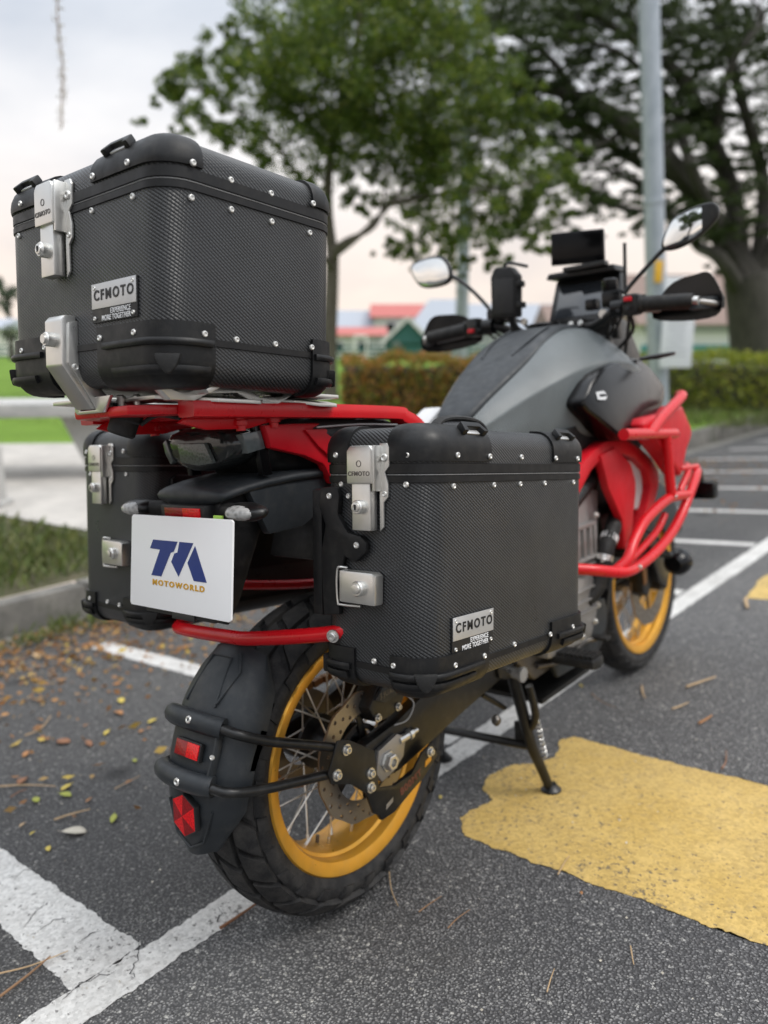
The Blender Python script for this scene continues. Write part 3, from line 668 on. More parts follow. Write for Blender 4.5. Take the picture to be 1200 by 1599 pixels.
def wheel(name, cy, R, hw, rimr, nsp, N, h, tw, lug, disc_x, disc_r, disc_i, left_disc):
    hub = lathe(name, [(-.060, .018), (-.060, .040), (-.048, .056), (-.040, .056), (-.036, .034), (.036, .034), (.040, .056), (.048, .056), (.060, .040), (.066, .030), (.066, .018)], 'satin_black', bike, 32)
    hub.location = (0, cy, R)
    tyre(hub, R, hw, rimr, N, h, tw, lug=lug)
    f = hw*.90
    lathe('rim', [(f-.012, rimr+.002), (f-.002, rimr+.005), (f+.002, rimr+.002), (f+.002, rimr-.003), (f-.006, rimr-.022), (f-.012, rimr-.025), (f-.026, rimr-.026), (f-.030, rimr-.032), (f-.040, rimr-.036),
                  (0, rimr-.040), (-f+.040, rimr-.036), (-f+.030, rimr-.032), (-f+.026, rimr-.026), (-f+.012, rimr-.025), (-f+.006, rimr-.022), (-f-.002, rimr-.003), (-f-.002, rimr+.002), (-f+.002, rimr+.005), (-f+.012, rimr+.002)], 'gold', hub, 96, closed=True, sharp=30)
    for i in range(nsp):
        sg = 1 if i % 2 else -1; a = 2*PI*(i+.5)/nsp; lead = (1 if (i//2) % 2 else -1)*.62
        p0 = Vector((sg*.043, .053*math.cos(a+lead), .053*math.sin(a+lead))); rr = rimr-.036; p1 = Vector((sg*.012, rr*math.cos(a), rr*math.sin(a))); pm = p1.lerp(p0, .10)
        V, F = tube_geo([p0, pm], .0018, 7); V2, F2 = tube_geo([pm, p1], .0034, 7); multi('spoke', [(V, F), (V2, F2)], 'steel', hub)
    for s in ((1, -1) if left_disc else (1,)): disc_rotor(hub, disc_r, disc_i, s*disc_x-.0025, 18)
    return hub
rear = wheel('rear_wheel', 0, .321, .0785, .232, 36, 26, .0105, .072, True, .086, .130, .088, False)
front = wheel('front_wheel', 1.535, .329, .056, .257, 36, 34, .006, .052, False, .066, .158, .105, True)
# valve + chain side
lathe('sprocket', [(-.092, .06), (-.092, .100), (-.086, .100), (-.086, .06)], 'dark_steel', rear, 48, closed=True)
tube('valve', [(.0, -.07, -.185), (.0, -.066, -.165)], .004, 'dark_steel', rear, 8, 0)
ch = []
for s, z in ((1, .42), (-1, .22)):
    for i in range(40):
        y = i*.0158-.0; ch.append(box_geo((-.089, y, .321+s*.1+(.02*s*-1+.03)*i/40), (.016 if i % 2 else .010, .0135, .014)))
for i in range(20):
    a = PI/2+PI*i/20; ch.append(box_geo((-.089, .1*math.cos(a), .321+.1*math.sin(a)), (.016 if i % 2 else .010, .013, .013), Matrix.Rotation(a, 3, 'X')))
multi('chain', ch, 'bronze', bike)
# ---- swing arm, axle, bracket
for s in (1, -1):
    prism('swing_arm', [(-.045, .345), (-.03, .362), (.06, .372), (.14, .392), (.34, .425), (.60, .452), (.64, .42), (.62, .365), (.45, .330), (.26, .302), (.16, .285), (.06, .270), (-.02, .278), (-.05, .31)], 'x', s*.092, s*.122, 'satin_black', bike, bev=.007)
box('swing_bridge', (0, .44, .40), (.18, .12, .06), 'satin_black', bike, .012)
prism('axle_plate', [(-.022, .302), (-.010, .344), (.048, .356), (.074, .340), (.062, .304), (.030, .286), (-.008, .280)], 'x', .123, .134, 'aluminium', bike, bev=.002)
lathe('axle_nut', [(.134, .021), (.138, .021), (.1385, .017), (.150, .0165), (.151, .014), (.151, .009), (.142, .008)], 'steel', bike, 6, off=(0, .012, .315), sharp=20)
lathe('chain_adjuster', [(0, .008), (.030, .008), (.031, .011), (.040, .011), (.041, .005), (.06, .005)], 'steel', bike, 10, 'y', off=(.130, .055, .338))
prism('bracket_plate', [(-.125, .412), (-.098, .404), (-.030, .355), (-.026, .278), (.02, .262), (.075, .262), (.112, .292), (.150, .300), (.163, .270), (.120, .246), (.075, .232), (.02, .215), (-.020, .216), (-.048, .236), (-.062, .282), (-.100, .318), (-.150, .340), (-.156, .362)], 'x', .136, .141, 'satin_black', bike, bev=.0015)
prism('mud_guard_foot', [(-.045, .250), (.165, .272), (.172, .262), (.12, .234), (.075, .222), (.02, .205), (-.020, .206)], 'x', .128, .136, 'satin_black', bike, bev=.002)
for y, z in ((-.106, .388), (-.136, .352), (-.047, .317), (-.050, .290), (.138, .284)): bolt(bike, (.141, y, z), (1, 0, 0), 1.15)
prism('slot', [(-.012, .226), (.010, .233), (.012, .242), (-.010, .236)], 'x', .1412, .1418, 'aluminium', bike, bev=0)
prism('slot', [(.118, .258), (.140, .264), (.142, .276), (.121, .270)], 'x', .1412, .1418, 'gold', bike, bev=0)
text('lettering', '800MT', .020, 'ink_rust', bike, face_m((.1413, .070, .247), (1, 0, 0), (0, -.22, 1)), 1.15, bold=.0008)
# ---- rear brake
cal = prism('brake_caliper', [(-.010, .425), (.030, .470), (.085, .462), (.110, .425), (.085, .395), (.040, .385), (.005, .392)], 'x', .066, .118, 'satin_black', bike, bev=.008)
prism('caliper_bridge', [(.000, .440), (.035, .466), (.080, .458), (.075, .430), (.030, .425)], 'x', .1182, .126, 'charcoal_plastic', cal, bev=.003)
text('lettering', 'J.JUAN', .014, 'dark_steel', cal, face_m((.1262, .040, .444), (1, 0, 0)), 1.1, bold=.0003)
for y, z in ((.075, .400), (.012, .400)): bolt(cal, (.118, y, z), (1, 0, 0), .9)
lathe('sensor_ring', [(.072, .048), (.072, .060), (.075, .060), (.075, .048)], 'dark_steel', rear, 40, closed=True)
tube('brake_hose', [(.124, .088, .425), (.135, .105, .400), (.132, .085, .372), (.126, .05, .372)], .0016, 'line_grey', bike, 6, 5)
tube('brake_hose', [(.11, .09, .46), (.115, .16, .50), (.10, .3, .50), (.09, .45, .5)], .006, 'rubber_trim', bike, 8, 5)
# ---- tyre hugger: shield on two looped tubes
def shield():
    NS, NT = 15, 27; V = []; F = []
    def pt(i, j, off):
        t = i/(NS-1); a = math.radians(52-60*t)
        k = np.interp(t, (0, .13, .30, .62, .80, 1), (.70, .90, 1, 1, .94, .42)); u = -1+2*j/(NT-1); au = abs(u)
        if au <= .72: x = .078*au/.72; r = .362-.020*(au/.72)**2.6
        else: q_ = (au-.72)/.28; x = .078+.018*min(1, q_*1.6); r = .342-.050*q_*np.interp(t, (0, .15, .4, .8, 1), (.15, .9, 1, .6, .1))
        x = math.copysign(x*k, u); r += off
        return Vector((x, -r*math.cos(a), .321+r*math.sin(a)))
    for off in (0, -.006):
        for i in range(NS):
            for j in range(NT): V.append(pt(i, j, off))
    K = NS*NT
    for i in range(NS-1):
        for j in range(NT-1):
            q = (i*NT+j, i*NT+j+1, (i+1)*NT+j+1, (i+1)*NT+j); F.append(q); F.append(tuple(K+k for k in q[::-1]))
    rim = [j for j in range(NT)]+[i*NT+NT-1 for i in range(1, NS)]+[(NS-1)*NT+j for j in range(NT-2, -1, -1)]+[i*NT for i in range(NS-2, 0, -1)]
    for k in range(len(rim)): a, b = rim[k], rim[(k+1) % len(rim)]; F.append((a, K+a, K+b, b))
    return mesh_obj('tyre_hugger', V, F, 'charcoal_plastic', bike, sharp=55), pt
hug, hp = shield()
def on_shield(deg, x, off=.0):
    a = math.radians(deg); u = min(1.15, abs(x)/.078); r = .362-.020*u**2.6+off; return Vector((x, -r*math.cos(a), .321+r*math.sin(a)))
for deg, zt, yt, ze in ((28.5, .0, -.106, .388), (13.5, .0, -.136, .352)):
    e = on_shield(deg, .075, .008)
    path = [(.130, yt, ze), (.126, yt*.6+e.y*.4, ze*.62+e.z*.38), (.116, yt*.25+e.y*.75, ze*.28+e.z*.72-.002), (.103, e.y-.002, e.z-.001)]
    path += [on_shield(deg, .062, .016), on_shield(deg, 0, .016), on_shield(deg, -.055, .014)]
    path += [(-.098, e.y+.006, e.z-.006), (-.116, yt*.3+e.y*.7, ze*.3+e.z*.7), (-.126, yt*.6+e.y*.4, ze*.6+e.z*.4), (-.130, yt, ze)]
    tube('hugger_tube', path, .0088, 'satin_black', bike, 10, 6)
    sl = [on_shield(deg, x, .012) for x in (-.070, -.045, 0, .045, .070)]
    tube('tube_sleeve', sl, .0165, 'charcoal_plastic', hug, 10, 4, flat=1.1)
    b_ = on_shield(deg, .012, .026); rivet(hug, b_, (0, -math.cos(math.radians(deg)), math.sin(math.radians(deg))), 1.5)
tube('clamp_strip', [on_shield(31, .058, .010), on_shield(24, .066, .010), on_shield(18, .064, .010), on_shield(11, .056, .010)], .008, 'charcoal_plastic', hug, 6, 3, flat=.5)
rivet(hug, on_shield(21, .066, .017), (.4, -1, .3), 1.0)
def shield_m(deg, x, off): a = math.radians(deg); return face_m(on_shield(deg, x, off), (0, -math.cos(a), math.sin(a)), (0, math.sin(a), math.cos(a)))
r1 = prism('reflector', [(-.034, -.0155), (.034, -.0155), (.034, .0155), (-.034, .0155)], 'z', -.004, .004, 'ink_black', hug, bev=.0015); r1.matrix_local = shield_m(21, .004, .004)
for x0, x1, mm in ((-.031, 0, 'reflector_dark'), (0, .031, 'reflector_red')): prism('reflector_lens', [(x0, -.0125), (x1, -.0125), (x1, .0125), (x0, .0125)], 'z', .004, .006, mm, r1, bev=.0006)
hexa = [(.0, .036), (.029, .021), (.029, -.019), (.0, -.036), (-.029, -.019), (-.029, .021)]
r2 = prism('reflector', [(x*1.08, y*1.06) for x, y in hexa], 'z', -.006, .004, 'ink_black', hug, bev=.001); r2.matrix_local = shield_m(4, .008, .005)
for i in range(6):
    a, b = hexa[i], hexa[(i+1) % 6]
    mesh_obj('reflector_lens', [(a[0], a[1], .004), (b[0], b[1], .004), (0, 0, .0075), (a[0]*.99, a[1]*.99, .001), (b[0]*.99, b[1]*.99, .001), (0, 0, .001)], [(0, 1, 2), (3, 5, 4), (0, 3, 4, 1), (1, 4, 5, 2), (2, 5, 3, 0)], 'reflector_red' if i % 2 else 'reflector_dark', r2, smooth=False)
# raised frame lines of the shield
tube('shield_rib', [on_shield(33, -.05, .002), on_shield(47, -.030, .001), on_shield(47, .022, .001), on_shield(33, .034, .002)], .0022, 'charcoal_plastic', hug, 6, 0)
tube('shield_rib', [on_shield(34, .036, .003), on_shield(44, .052, .000), on_shield(49, .034, .000)], .0025, 'charcoal_plastic', hug, 6, 0)
tube('shield_rib', [on_shield(6, -.048, .002), on_shield(-3, -.030, .001), on_shield(-6, .004, .001), on_shield(-3, .040, .001), on_shield(6, .060, .000)], .0025, 'charcoal_plastic', hug, 6, 0)
# ---- red frame loop behind the wheel, carrying the cases
tube('rear_loop', [(.262, -.12, .680), (.275, -.205, .664), (.24, -.222, .652), (.06, -.225, .620), (-.02, -.222, .612), (-.16, -.212, .604), (-.205, -.19, .602), (-.225, -.12, .612)], .0125, 'red_paint', bike, 12, 5)
bolt(bike, (.262, -.235, .655), (.3, -1, 0), 1.1)
for s in (1, -1):
    tube('case_rail', [(s*.235 if s > 0 else -.172, -.12, .67), (s*.22 if s > 0 else -.172, .10, .62), (s*.16, .35, .58)], .010, 'red_paint', bike, 10, 4)
# ---- centre stand and foot controls
for s in (1, -1):
    tube('stand_leg', [(s*.125, .50, .345), (s*.135, .515, .26), (s*.150, .535, .14), (s*.158, .555, .085), (s*.166, .585, .012)], [.015, .015, .014, .013, .012], 'satin_black', bike, 10, 4)
    lathe('stand_foot', [(0, .0), (.0, .026), (.006, .026), (.012, .018), (.02, .014)], 'satin_black', bike, 14, 'z', off=(s*.168, .590, .0))
tube('stand_crossbar', [(-.150, .545, .115), (.150, .540, .135)], .011, 'satin_black', bike, 8, 0)
box('stand_tab', (.115, .545, .165), (.03, .012, .05), 'satin_black', bike, .003)
tube('stand_arm', [(.155, .53, .19), (.175, .52, .23), (.172, .50, .31)], .010, 'satin_black', bike, 8, 3)
def spring(name, a, b, r, turns, wr, mat, parent):
    a, b = Vector(a), Vector(b); d = (b-a); z = d.normalized(); x = z.orthogonal().normalized(); y = z.cross(x)
    return tube(name, [a+d*(i/(turns*10))+x*r*math.cos(i*2*PI/10)+y*r*math.sin(i*2*PI/10) for i in range(turns*10+1)], wr, mat, parent, 5, 0)
spring('stand_spring', (.168, .510, .30), (.172, .560, .105), .006, 16, .0018, 'steel', bike)
lathe('stand_pivot', [(.09, .014), (.150, .014), (.152, .019), (.160, .019), (.161, .008)], 'steel', bike, 10, off=(0, .50, .335))
for s in (1, -1):
    pg = prism('foot_peg', [(s*.165, .615), (s*.165, .665), (s*.285, .672), (s*.292, .640), (s*.285, .612)], 'z', .330, .352, 'rubber_trim', bike, bev=.004)
    geos = [box_geo((s*(.178+i*.0125), .620+j*.011, .356), (.008, .007, .012)) for i in range(9) for j in range(5)]
    multi('peg_tread', geos, 'rubber_trim', pg)
    tube('peg_hanger', [(s*.10, .52, .40), (s*.14, .57, .37), (s*.175, .64, .342)], .014, 'satin_black', bike, 8, 3, flat=.6)
tube('brake_pedal', [(.15, .58, .33), (.165, .68, .315), (.17, .80, .330), (.195, .83, .335)], .007, 'dark_steel', bike, 8, 3)
box('pedal_pad', (.205, .835, .338), (.045, .03, .010), 'rubber_trim', bike, .003)
lathe('pedal_ball', [(0, .006), (.008, .012), (.018, .012), (.026, .006)], 'dark_steel', bike, 10, 'z', off=(.10, .46, .21))
tube('link_rod', [(.09, .42, .30), (.10, .50, .24)], .007, 'satin_black', bike, 8, 0)
prism('heel_plate', [(.42, .43), (.50, .47), (.60, .45), (.60, .34), (.52, .31), (.44, .34)], 'x', .122, .130, 'satin_black', bike, bev=.003)
# ---- engine, belly, radiators
eng = prism('engine', [(.50, .36), (.52, .60), (.60, .70), (.78, .78), (.93, .74), (.92, .52), (.96, .40), (.90, .30), (.58, .29)], 'x', -.145, .145, 'dark_steel', bike, bev=.015)
prism('cylinder_block', [(.70, .50), (.72, .735), (.80, .755), (.925, .725), (.905, .50)], 'x', .146, .172, 'aluminium', eng, bev=.006)
prism('clutch_cover', [(.58, .35), (.57, .48), (.66, .53), (.87, .50), (.865, .40), (.82, .335)], 'x', .146, .186, 'aluminium', eng, bev=.012)
for y in (.735, .772, .808, .845, .872): box('block_rib', (.178, y, .600), (.014, .012, .080), 'aluminium', eng, .003)
for z in (.555, .645, .535): box('block_rib', (.178, .802, z), (.014, .155, .012), 'aluminium', eng, .003)
for z in (.42, .45, .48): box('block_rib', (.188, .77, z), (.010, .16, .006), 'aluminium', eng, .002)
for y, z in ((.72, .52), (.80, .525), (.865, .52), (.86, .42), (.84, .38), (.72, .655), (.875, .665), (.76, .36)): bolt(eng, (.187 if z < .5 else .185, y, z), (1, 0, 0), 1.0)
prism('head_cover', [(.70, .735), (.71, .80), (.80, .83), (.915, .79), (.905, .72), (.80, .765)], 'x', -.13, .165, 'satin_black', eng, bev=.008)
for s in (1, -1):
    prism('belly_panel', [(0.6, 0.38), (0.7, 0.445), (0.8, 0.436), (0.87, 0.425), (0.955, 0.415), (0.968, 0.38), (0.958, 0.33), (0.89, 0.282), (0.8, 0.27), (0.66, 0.275)], 'x', s*.150, s*.166, 'charcoal_plastic', bike, bev=.006, bulge=lambda v: (v.x, v.y, v.z))
prism('skid_plate', [(.60, .235), (.86, .235), (.97, .30), (1.02, .42), (1.03, .42), (.985, .29), (.87, .222), (.60, .222)], 'x', -.15, .15, 'satin_black', bike, bev=.003)
hs = tube('coolant_hose', [(.165, 1.07, .665), (.185, 1.01, .645), (.197, .955, .617), (.199, .910, .580), (.196, .884, .53), (.188, .855, .47), (.17, .82, .44)], .0225, 'rubber_trim', bike, 14, 5)
for t0, t1, mm in (((.198, .918, .586), (.198, .932, .598), 'white_plastic'), ((.1965, .888, .538), (.1975, .894, .552), 'steel')): tube('hose_clamp', [t0, t1], .0245, mm, hs, 14, 0)
lathe('clamp_screw', [(0, .005), (.03, .005)], 'steel', hs, 8, 'y', off=(.208, .855, .545))
box('radiator', (0, 1.12, .66), (.36, .05, .32), 'satin_black', bike, .006)
multi('radiator_fins', [box_geo((0, 1.092, .52+i*.012), (.33, .008, .003)) for i in range(24)], 'dark_steel', bike)
for s in (1, -1):
    prism('shroud', [(0.62, 0.715), (0.722, 0.79), (0.756, 0.822), (0.818, 0.845), (0.889, 0.861), (1.02, 0.856), (1.13, 0.82), (1.21, 0.782), (1.262, 0.737), (1.26, 0.695), (1.205, 0.623), (1.115, 0.565), (1.055, 0.538), (0.993, 0.55), (1.05, 0.577), (1.14, 0.627), (1.196, 0.704), (1.172, 0.75), (1.085, 0.797), (0.965, 0.823), (0.874, 0.822), (0.795, 0.792), (0.72, 0.742), (0.64, 0.68)], 'x', s*.180, s*.215, 'red_satin', bike, bev=.006)
    prism('shroud_fin', [(0.841, 0.828), (0.934, 0.842), (1.037, 0.785), (1.066, 0.735), (1.066, 0.705), (1.018, 0.56), (0.972, 0.556), (0.966, 0.637), (0.884, 0.735)], 'x', s*.198, s*.222, 'red_satin', bike, bev=.006)
    prism('expansion_tank', [(1.06, 0.772), (1.1, 0.79), (1.15, 0.785), (1.195, 0.745), (1.192, 0.685), (1.165, 0.635), (1.105, 0.645), (1.105, 0.72)], 'x', s*.150, s*.192, 'white_plastic', bike, bev=.010)
    prism('cavity_liner', [(0.95, 0.72), (1.06, 0.815), (1.2, 0.765), (1.225, 0.69), (1.08, 0.56), (1.0, 0.57)], 'x', s*.135, s*.150, 'ink_black', bike, bev=0)
    prism('front_fairing', [(0.955, 0.895), (0.985, 0.912), (1.129, 0.917), (1.21, 0.935), (1.285, 0.932), (1.345, 0.89), (1.395, 0.858), (1.388, 0.826), (1.325, 0.795), (1.252, 0.722), (1.222, 0.738), (1.12, 0.8), (1.04, 0.848)], 'x', s*.235, s*.292, 'red_satin', bike, bev=.016, seg=3,
          bulge=lambda v, s=s: (v.x-s*max(0, v.y-1.2)*.10, v.y, v.z))
    prism('fairing_inset', [(0.955, 0.89), (1.04, 0.85), (1.12, 0.802), (1.13, 0.85), (1.04, 0.893)], 'x', s*.262, s*.292, 'red_satin', bike, bev=.006)
    prism('tank_side_cover', smooth_poly([(.755, .962), (.775, .995), (.835, 1.040), (.95, 1.066), (1.12, 1.080), (1.22, 1.070), (1.275, 1.02), (1.28, .965), (1.20, .925), (1.05, .885), (.93, .862), (.87, .875), (.80, .925)], 2), 'x', s*.190, s*.262, 'gloss_black', bike, bev=.020, seg=4,
          bulge=lambda v, s=s: (v.x-s*(max(0, v.z-.98)**1.3*1.2+max(0, .86-v.y)*.42+max(0, v.y-1.12)*.18), v.y, v.z))
    prism('inner_panel', [(.72, .90), (.95, .93), (1.24, .95), (1.30, .90), (1.20, .80), (1.02, .84), (.86, .84), (.72, .80)], 'x', s*.165, s*.178, 'ink_black', bike, bev=0)
    cr_ = 'crash_bar'; X = .300*s
    def bar(pts, r=.0142): tube(cr_, [(X*k, y, z) for k, y, z in pts], r, 'red_paint', bike, 12, 5 if len(pts) > 2 else 0)
    bar([(.99, .812, .882), (1, .90, .876), (1, 1.00, .869), (1, 1.160, .857)], .0150)
    lathe('bar_plug', [(0, .0), (0, .0145), (.006, .0145), (.008, .010), (.008, 0)], 'dark_steel', bike, 12, 'y', off=(X, 1.158, .857))
    bar([(1, .985, .872), (1, 1.06, .906), (.99, 1.17, .938), (.96, 1.262, .960), (.90, 1.295, .962)], .0150)
    bar([(1, 1.092, .862), (1.005, 1.100, .80), (1.005, 1.108, .74), (1.01, 1.116, .682)], .0142)
    bar([(.93, .765, .540), (1, .800, .565), (1, .840, .600), (1, .905, .638), (1, .985, .661), (1, 1.10, .680), (1, 1.19, .676), (.99, 1.265, .668)])
    bar([(.60, .60, .580), (.88, .68, .562), (1, .77, .540), (1, .865, .534), (1, .985, .546), (1, 1.096, .572), (1, 1.187, .612), (1, 1.275, .670), (.97, 1.36, .712), (.90, 1.43, .722), (.8, 1.46, .722)])
    bar([(.90, .880, .540), (.90, 1.00, .566), (.90, 1.09, .590), (.90, 1.15, .625)], .0100)
    bar([(.94, 1.240, .680), (.94, 1.31, .725), (.88, 1.36, .745)], .0110); bar([(.94, 1.245, .748), (.92, 1.42, .735)], .0090)
    for y, z in ((.845, .538), (1.115, .684)): bolt(bike, (X+s*.013, y, z), (s, 0, 0), .8)
    # lamps on the bars
    lm = lathe('fog_lamp', [(0, .0), (.0, .022), (.012, .034), (.030, .040), (.056, .040), (.060, .037), (.058, .030), (.052, 0)], 'gloss_black', bike, 20, 'y'); lm.matrix_local = Matrix.Translation((s*.255, 1.25, .455))
    lathe('lens', [(.0535, 0), (.0535, .030)], 'lens_clear', lm, 20, 'y')
    tube('lamp_bracket', [(s*.20, 1.22, .50), (s*.235, 1.25, .485), (s*.255, 1.28, .470)], .012, 'satin_black', bike, 8, 3)
    bx_ = box('spot_lamp', (s*.275, 1.47, .655), (.085, .05, .055), 'gloss_black', bike, .008)
    for i in range(3): lathe('lens', [(0, 0), (0, .011), (.003, .009), (.003, 0)], 'lens_clear', bx_, 12, 'y', off=(s*.275+(i-1)*.025, 1.495, .655))
    tube('lamp_bracket', [(s*.275, 1.47, .68), (s*.275, 1.45, .725)], .007, 'dark_steel', bike, 8, 0)
# ---- front end
for s in (1, -1):
    tube('fork_leg', [(s*.098, 1.515, .345), (s*.098, 1.36, .66), (s*.098, 1.27, .86)], [.030, .029, .026], 'satin_black', bike, 14, 0)
    tube('fork_tube', [(s*.098, 1.27, .86), (s*.098, 1.145, 1.12)], .022, 'gold', bike, 12, 0)
    lathe('axle_clamp', [(-.022, .0), (-.022, .034), (.022, .034), (.022, 0)], 'satin_black', bike, 16, off=(s*.098, 1.53, .330))
    fc = prism('brake_caliper', [(1.37, .43), (1.41, .46), (1.46, .44), (1.465, .33), (1.43, .295), (1.385, .32)], 'x', s*.055, s*.105, 'satin_black', bike, bev=.008)
    prism('pad_plate', [(1.375, .42), (1.405, .435), (1.41, .35), (1.385, .345)], 'x', s*.106, s*.110, 'bronze', fc, bev=.001)
lathe('axle', [(-.12, .012), (.12, .012)], 'steel', bike, 12, off=(0, 1.535, .329))
V = []; F = []
for i in range(15):
    a = math.radians(20+130*i/14)
    for j in range(9):
        u = -1+j/4; r = .352-.02*abs(u)**3; V.append(Vector((u*.068, 1.535+r*math.cos(a), .329+r*math.sin(a))))
for i in range(14):
    for j in range(8): F.append((i*9+j, i*9+j+1, (i+1)*9+j+1, (i+1)*9+j))
ff = mesh_obj('front_fender', V, F, 'charcoal_plastic', bike); sm_ = ff.modifiers.new('solid', 'SOLIDIFY'); sm_.thickness = .004
for s in (1, -1):
    sec = [(1.535+.345*math.cos(math.radians(t)), .329+.345*math.sin(math.radians(t))) for t in range(20, 171, 10)]+[(1.535+.205*math.cos(math.radians(t)), .329+.205*math.sin(math.radians(t))) for t in range(150, 29, -10)]
    prism('fender_side', sec, 'x', s*.066, s*.074, 'charcoal_plastic', bike, bev=.002)
    prism('fork_guard', [(1.36, .70), (1.43, .60), (1.50, .46), (1.58, .36), (1.54, .30), (1.47, .34), (1.40, .47), (1.33, .62)], 'x', s*.118, s*.128, 'satin_black', bike, bev=.006)
    tube('brake_hose', [(s*.112, 1.39, .44), (s*.125, 1.33, .55), (s*.12, 1.28, .72), (s*.10, 1.24, .90)], .0055, 'rubber_trim', bike, 8, 4)
    prism('horn', [(1.17, .60), (1.22, .62), (1.25, .57), (1.23, .51), (1.18, .50)], 'x', s*.12, s*.19, 'gloss_black', bike, bev=.01)
    tube('lamp_cable', [(s*.25, 1.26, .47), (s*.22, 1.20, .55), (s*.18, 1.12, .60)], .004, 'rubber_trim', bike, 6, 4)
    lathe('reservoir', [(0, .0), (0, .020), (.004, .022), (.030, .022), (.034, .018), (.034, 0)], 'gloss_black', bike, 16, 'z', off=(s*.165, 1.065, 1.265))
    tube('guard_frame', [(s*.415, .99, 1.20), (s*.455, 1.03, 1.19), (s*.445, 1.075, 1.185), (s*.36, 1.10, 1.185), (s*.27, 1.085, 1.20), (s*.20, 1.055, 1.21)], .007, 'aluminium', bike, 8, 4)
    lathe('mirror_clamp', [(0, .010), (.02, .012), (.024, .009)], 'steel', bike, 10, 'z', off=(s*.205, 1.045, 1.225))
    for k in range(3): tube('wire', [(s*(.22-.02*k), 1.02, 1.20), (s*(.18-.02*k), 1.06+.02*k, 1.16), (s*.10, 1.12, 1.12-.02*k), (s*.05, 1.16, 1.06)], .0035, 'rubber_trim', bike, 6, 4)
    box('dash_bracket', (s*.09+.05, 1.16, 1.20), (.02, .03, .12), 'satin_black', bike, .004)
    for z in (1.17, 1.21): bolt(bike, (s*.095+.05, 1.140, z), (0, -1, 0), .7)
box('usb_port', (.115, 1.06, 1.235), (.035, .03, .03), 'gloss_black', bike, .005)
lathe('knob', [(0, .012), (.012, .012), (.014, .009)], 'steel', bike, 12, 'y', off=(.15, 1.045, 1.205))
lathe('knob', [(0, .010), (.012, .010), (.014, .007)], 'steel', bike, 12, 'y', off=(-.10, 1.045, 1.215))
prism('head_fairing', [(1.16, .98), (1.14, 1.14), (1.20, 1.22), (1.30, 1.20), (1.44, 1.05), (1.50, .92), (1.40, .86), (1.22, .88)], 'x', -.12, .12, 'satin_black', bike, bev=.02)
for s in (1, -1): tube('side_wing', [(s*.205, 1.16, 1.075), (s*.255, 1.175, 1.078), (s*.30, 1.18, 1.082)], [.008, .012, .007], 'satin_black', bike, 8, 3, flat=.7)
box('top_yoke', (0, 1.13, 1.125), (.26, .07, .03), 'satin_black', bike, .008)
# ---- tank, seat, tail
def ring(y, zt, ws, zs, zb, wb, dx=0):
    R_ = [(0, zt), (.30*ws, zt-.003), (.52*ws, zt-.06*(zt-zs)-.002), (.78*ws, zt-.44*(zt-zs)), (.97*ws, zs+.10*(zt-zs)), (ws*.985, zs-.02), (.5*(ws+wb)+.01, .5*(zs+zb)), (wb, zb)]
    return [Vector((x, y, z)) for x, z in R_]+[Vector((-x, y, z)) for x, z in R_[::-1][:-1]]
SEC = [(.485, .950, .070, .915, .86, .07), (.54, .992, .090, .935, .85, .085), (.62, 1.040, .122, .975, .83, .11), (.71, 1.090, .160, 1.010, .825, .14), (.80, 1.137, .190, 1.040, .82, .165), (.89, 1.168, .210, 1.058, .82, .18),
       (.99, 1.180, .222, 1.060, .82, .188), (1.08, 1.172, .225, 1.050, .83, .19), (1.16, 1.132, .220, 1.033, .85, .19), (1.23, 1.085, .205, 1.01, .88, .18), (1.27, 1.05, .18, .99, .90, .16)]
tank = loft('fuel_tank', [ring(*s_) for s_ in SEC], 'tank_weave', bike, 3, uv=True)
_cr = tank.data.attributes.new('crease_edge', 'FLOAT', 'EDGE')
for _i, _e in enumerate(tank.data.edges):
    a_, b_ = _e.vertices; ka, kb = a_ % 15, b_ % 15
    if ka == kb and ka in (2, 13): _cr.data[_i].value = .55
    if ka == kb and ka in (4, 11): _cr.data[_i].value = .75
def strip(y, zt, w, drop): return [Vector((x, y, z)) for x, z in ((0, zt+.004), (w*.5, zt+.003), (w*.85, zt-.0), (w, zt-drop), (w*.9, zt-drop-.03), (-w*.9, zt-drop-.03), (-w, zt-drop), (-w*.85, zt), (-w*.5, zt+.003))]
loft('tank_top_panel', [strip(.478, .952, .050, .010), strip(.54, .995, .062, .012), strip(.62, 1.043, .080, .012), strip(.71, 1.093, .098, .012), strip(.80, 1.141, .102, .012), strip(.89, 1.174, .094, .010), strip(.99, 1.187, .086, .010), strip(1.07, 1.184, .086, .012), strip(1.13, 1.158, .095, .02)], 'charcoal_plastic', bike, 2)
lathe('fuel_cap', [(0, .048), (.004, .048), (.007, .044), (.007, .03), (.009, .028), (.009, 0)], 'gloss_black', bike, 24, 'z', off=(0, .985, 1.188))
for s in (1, -1): tube('panel_crease', [(s*.045, .72, 1.101), (s*.060, .80, 1.144), (s*.060, .90, 1.179)], .003, 'charcoal_plastic', bike, 6, 3)
prism('knee_panel', [(.46, .84), (.50, .93), (.60, .985), (.64, .97), (.58, .90), (.55, .83)], 'x', -.165, -.10, 'white_plastic', bike, bev=.01)
mk_ = prism('cover_emblem', [(-.018, -.010), (.008, -.012), (.016, -.002), (.006, -.004), (-.010, -.004), (-.010, .004), (.006, .004), (.016, .002), (.008, .012), (-.018, .010)], 'z', 0, .0008, 'badge_silver', bike, bev=0); mk_.matrix_local = face_m((.2385, .825, .982), (.85, -.36, .30))
def srg(y, zt, w, zb): return [Vector((x, y, z)) for x, z in ((0, zt), (w*.6, zt+.003), (w*.92, zt-.010), (w, zt-.035), (w*.9, zb), (-w*.9, zb), (-w, zt-.035), (-w*.92, zt-.010), (-w*.6, zt+.003))]
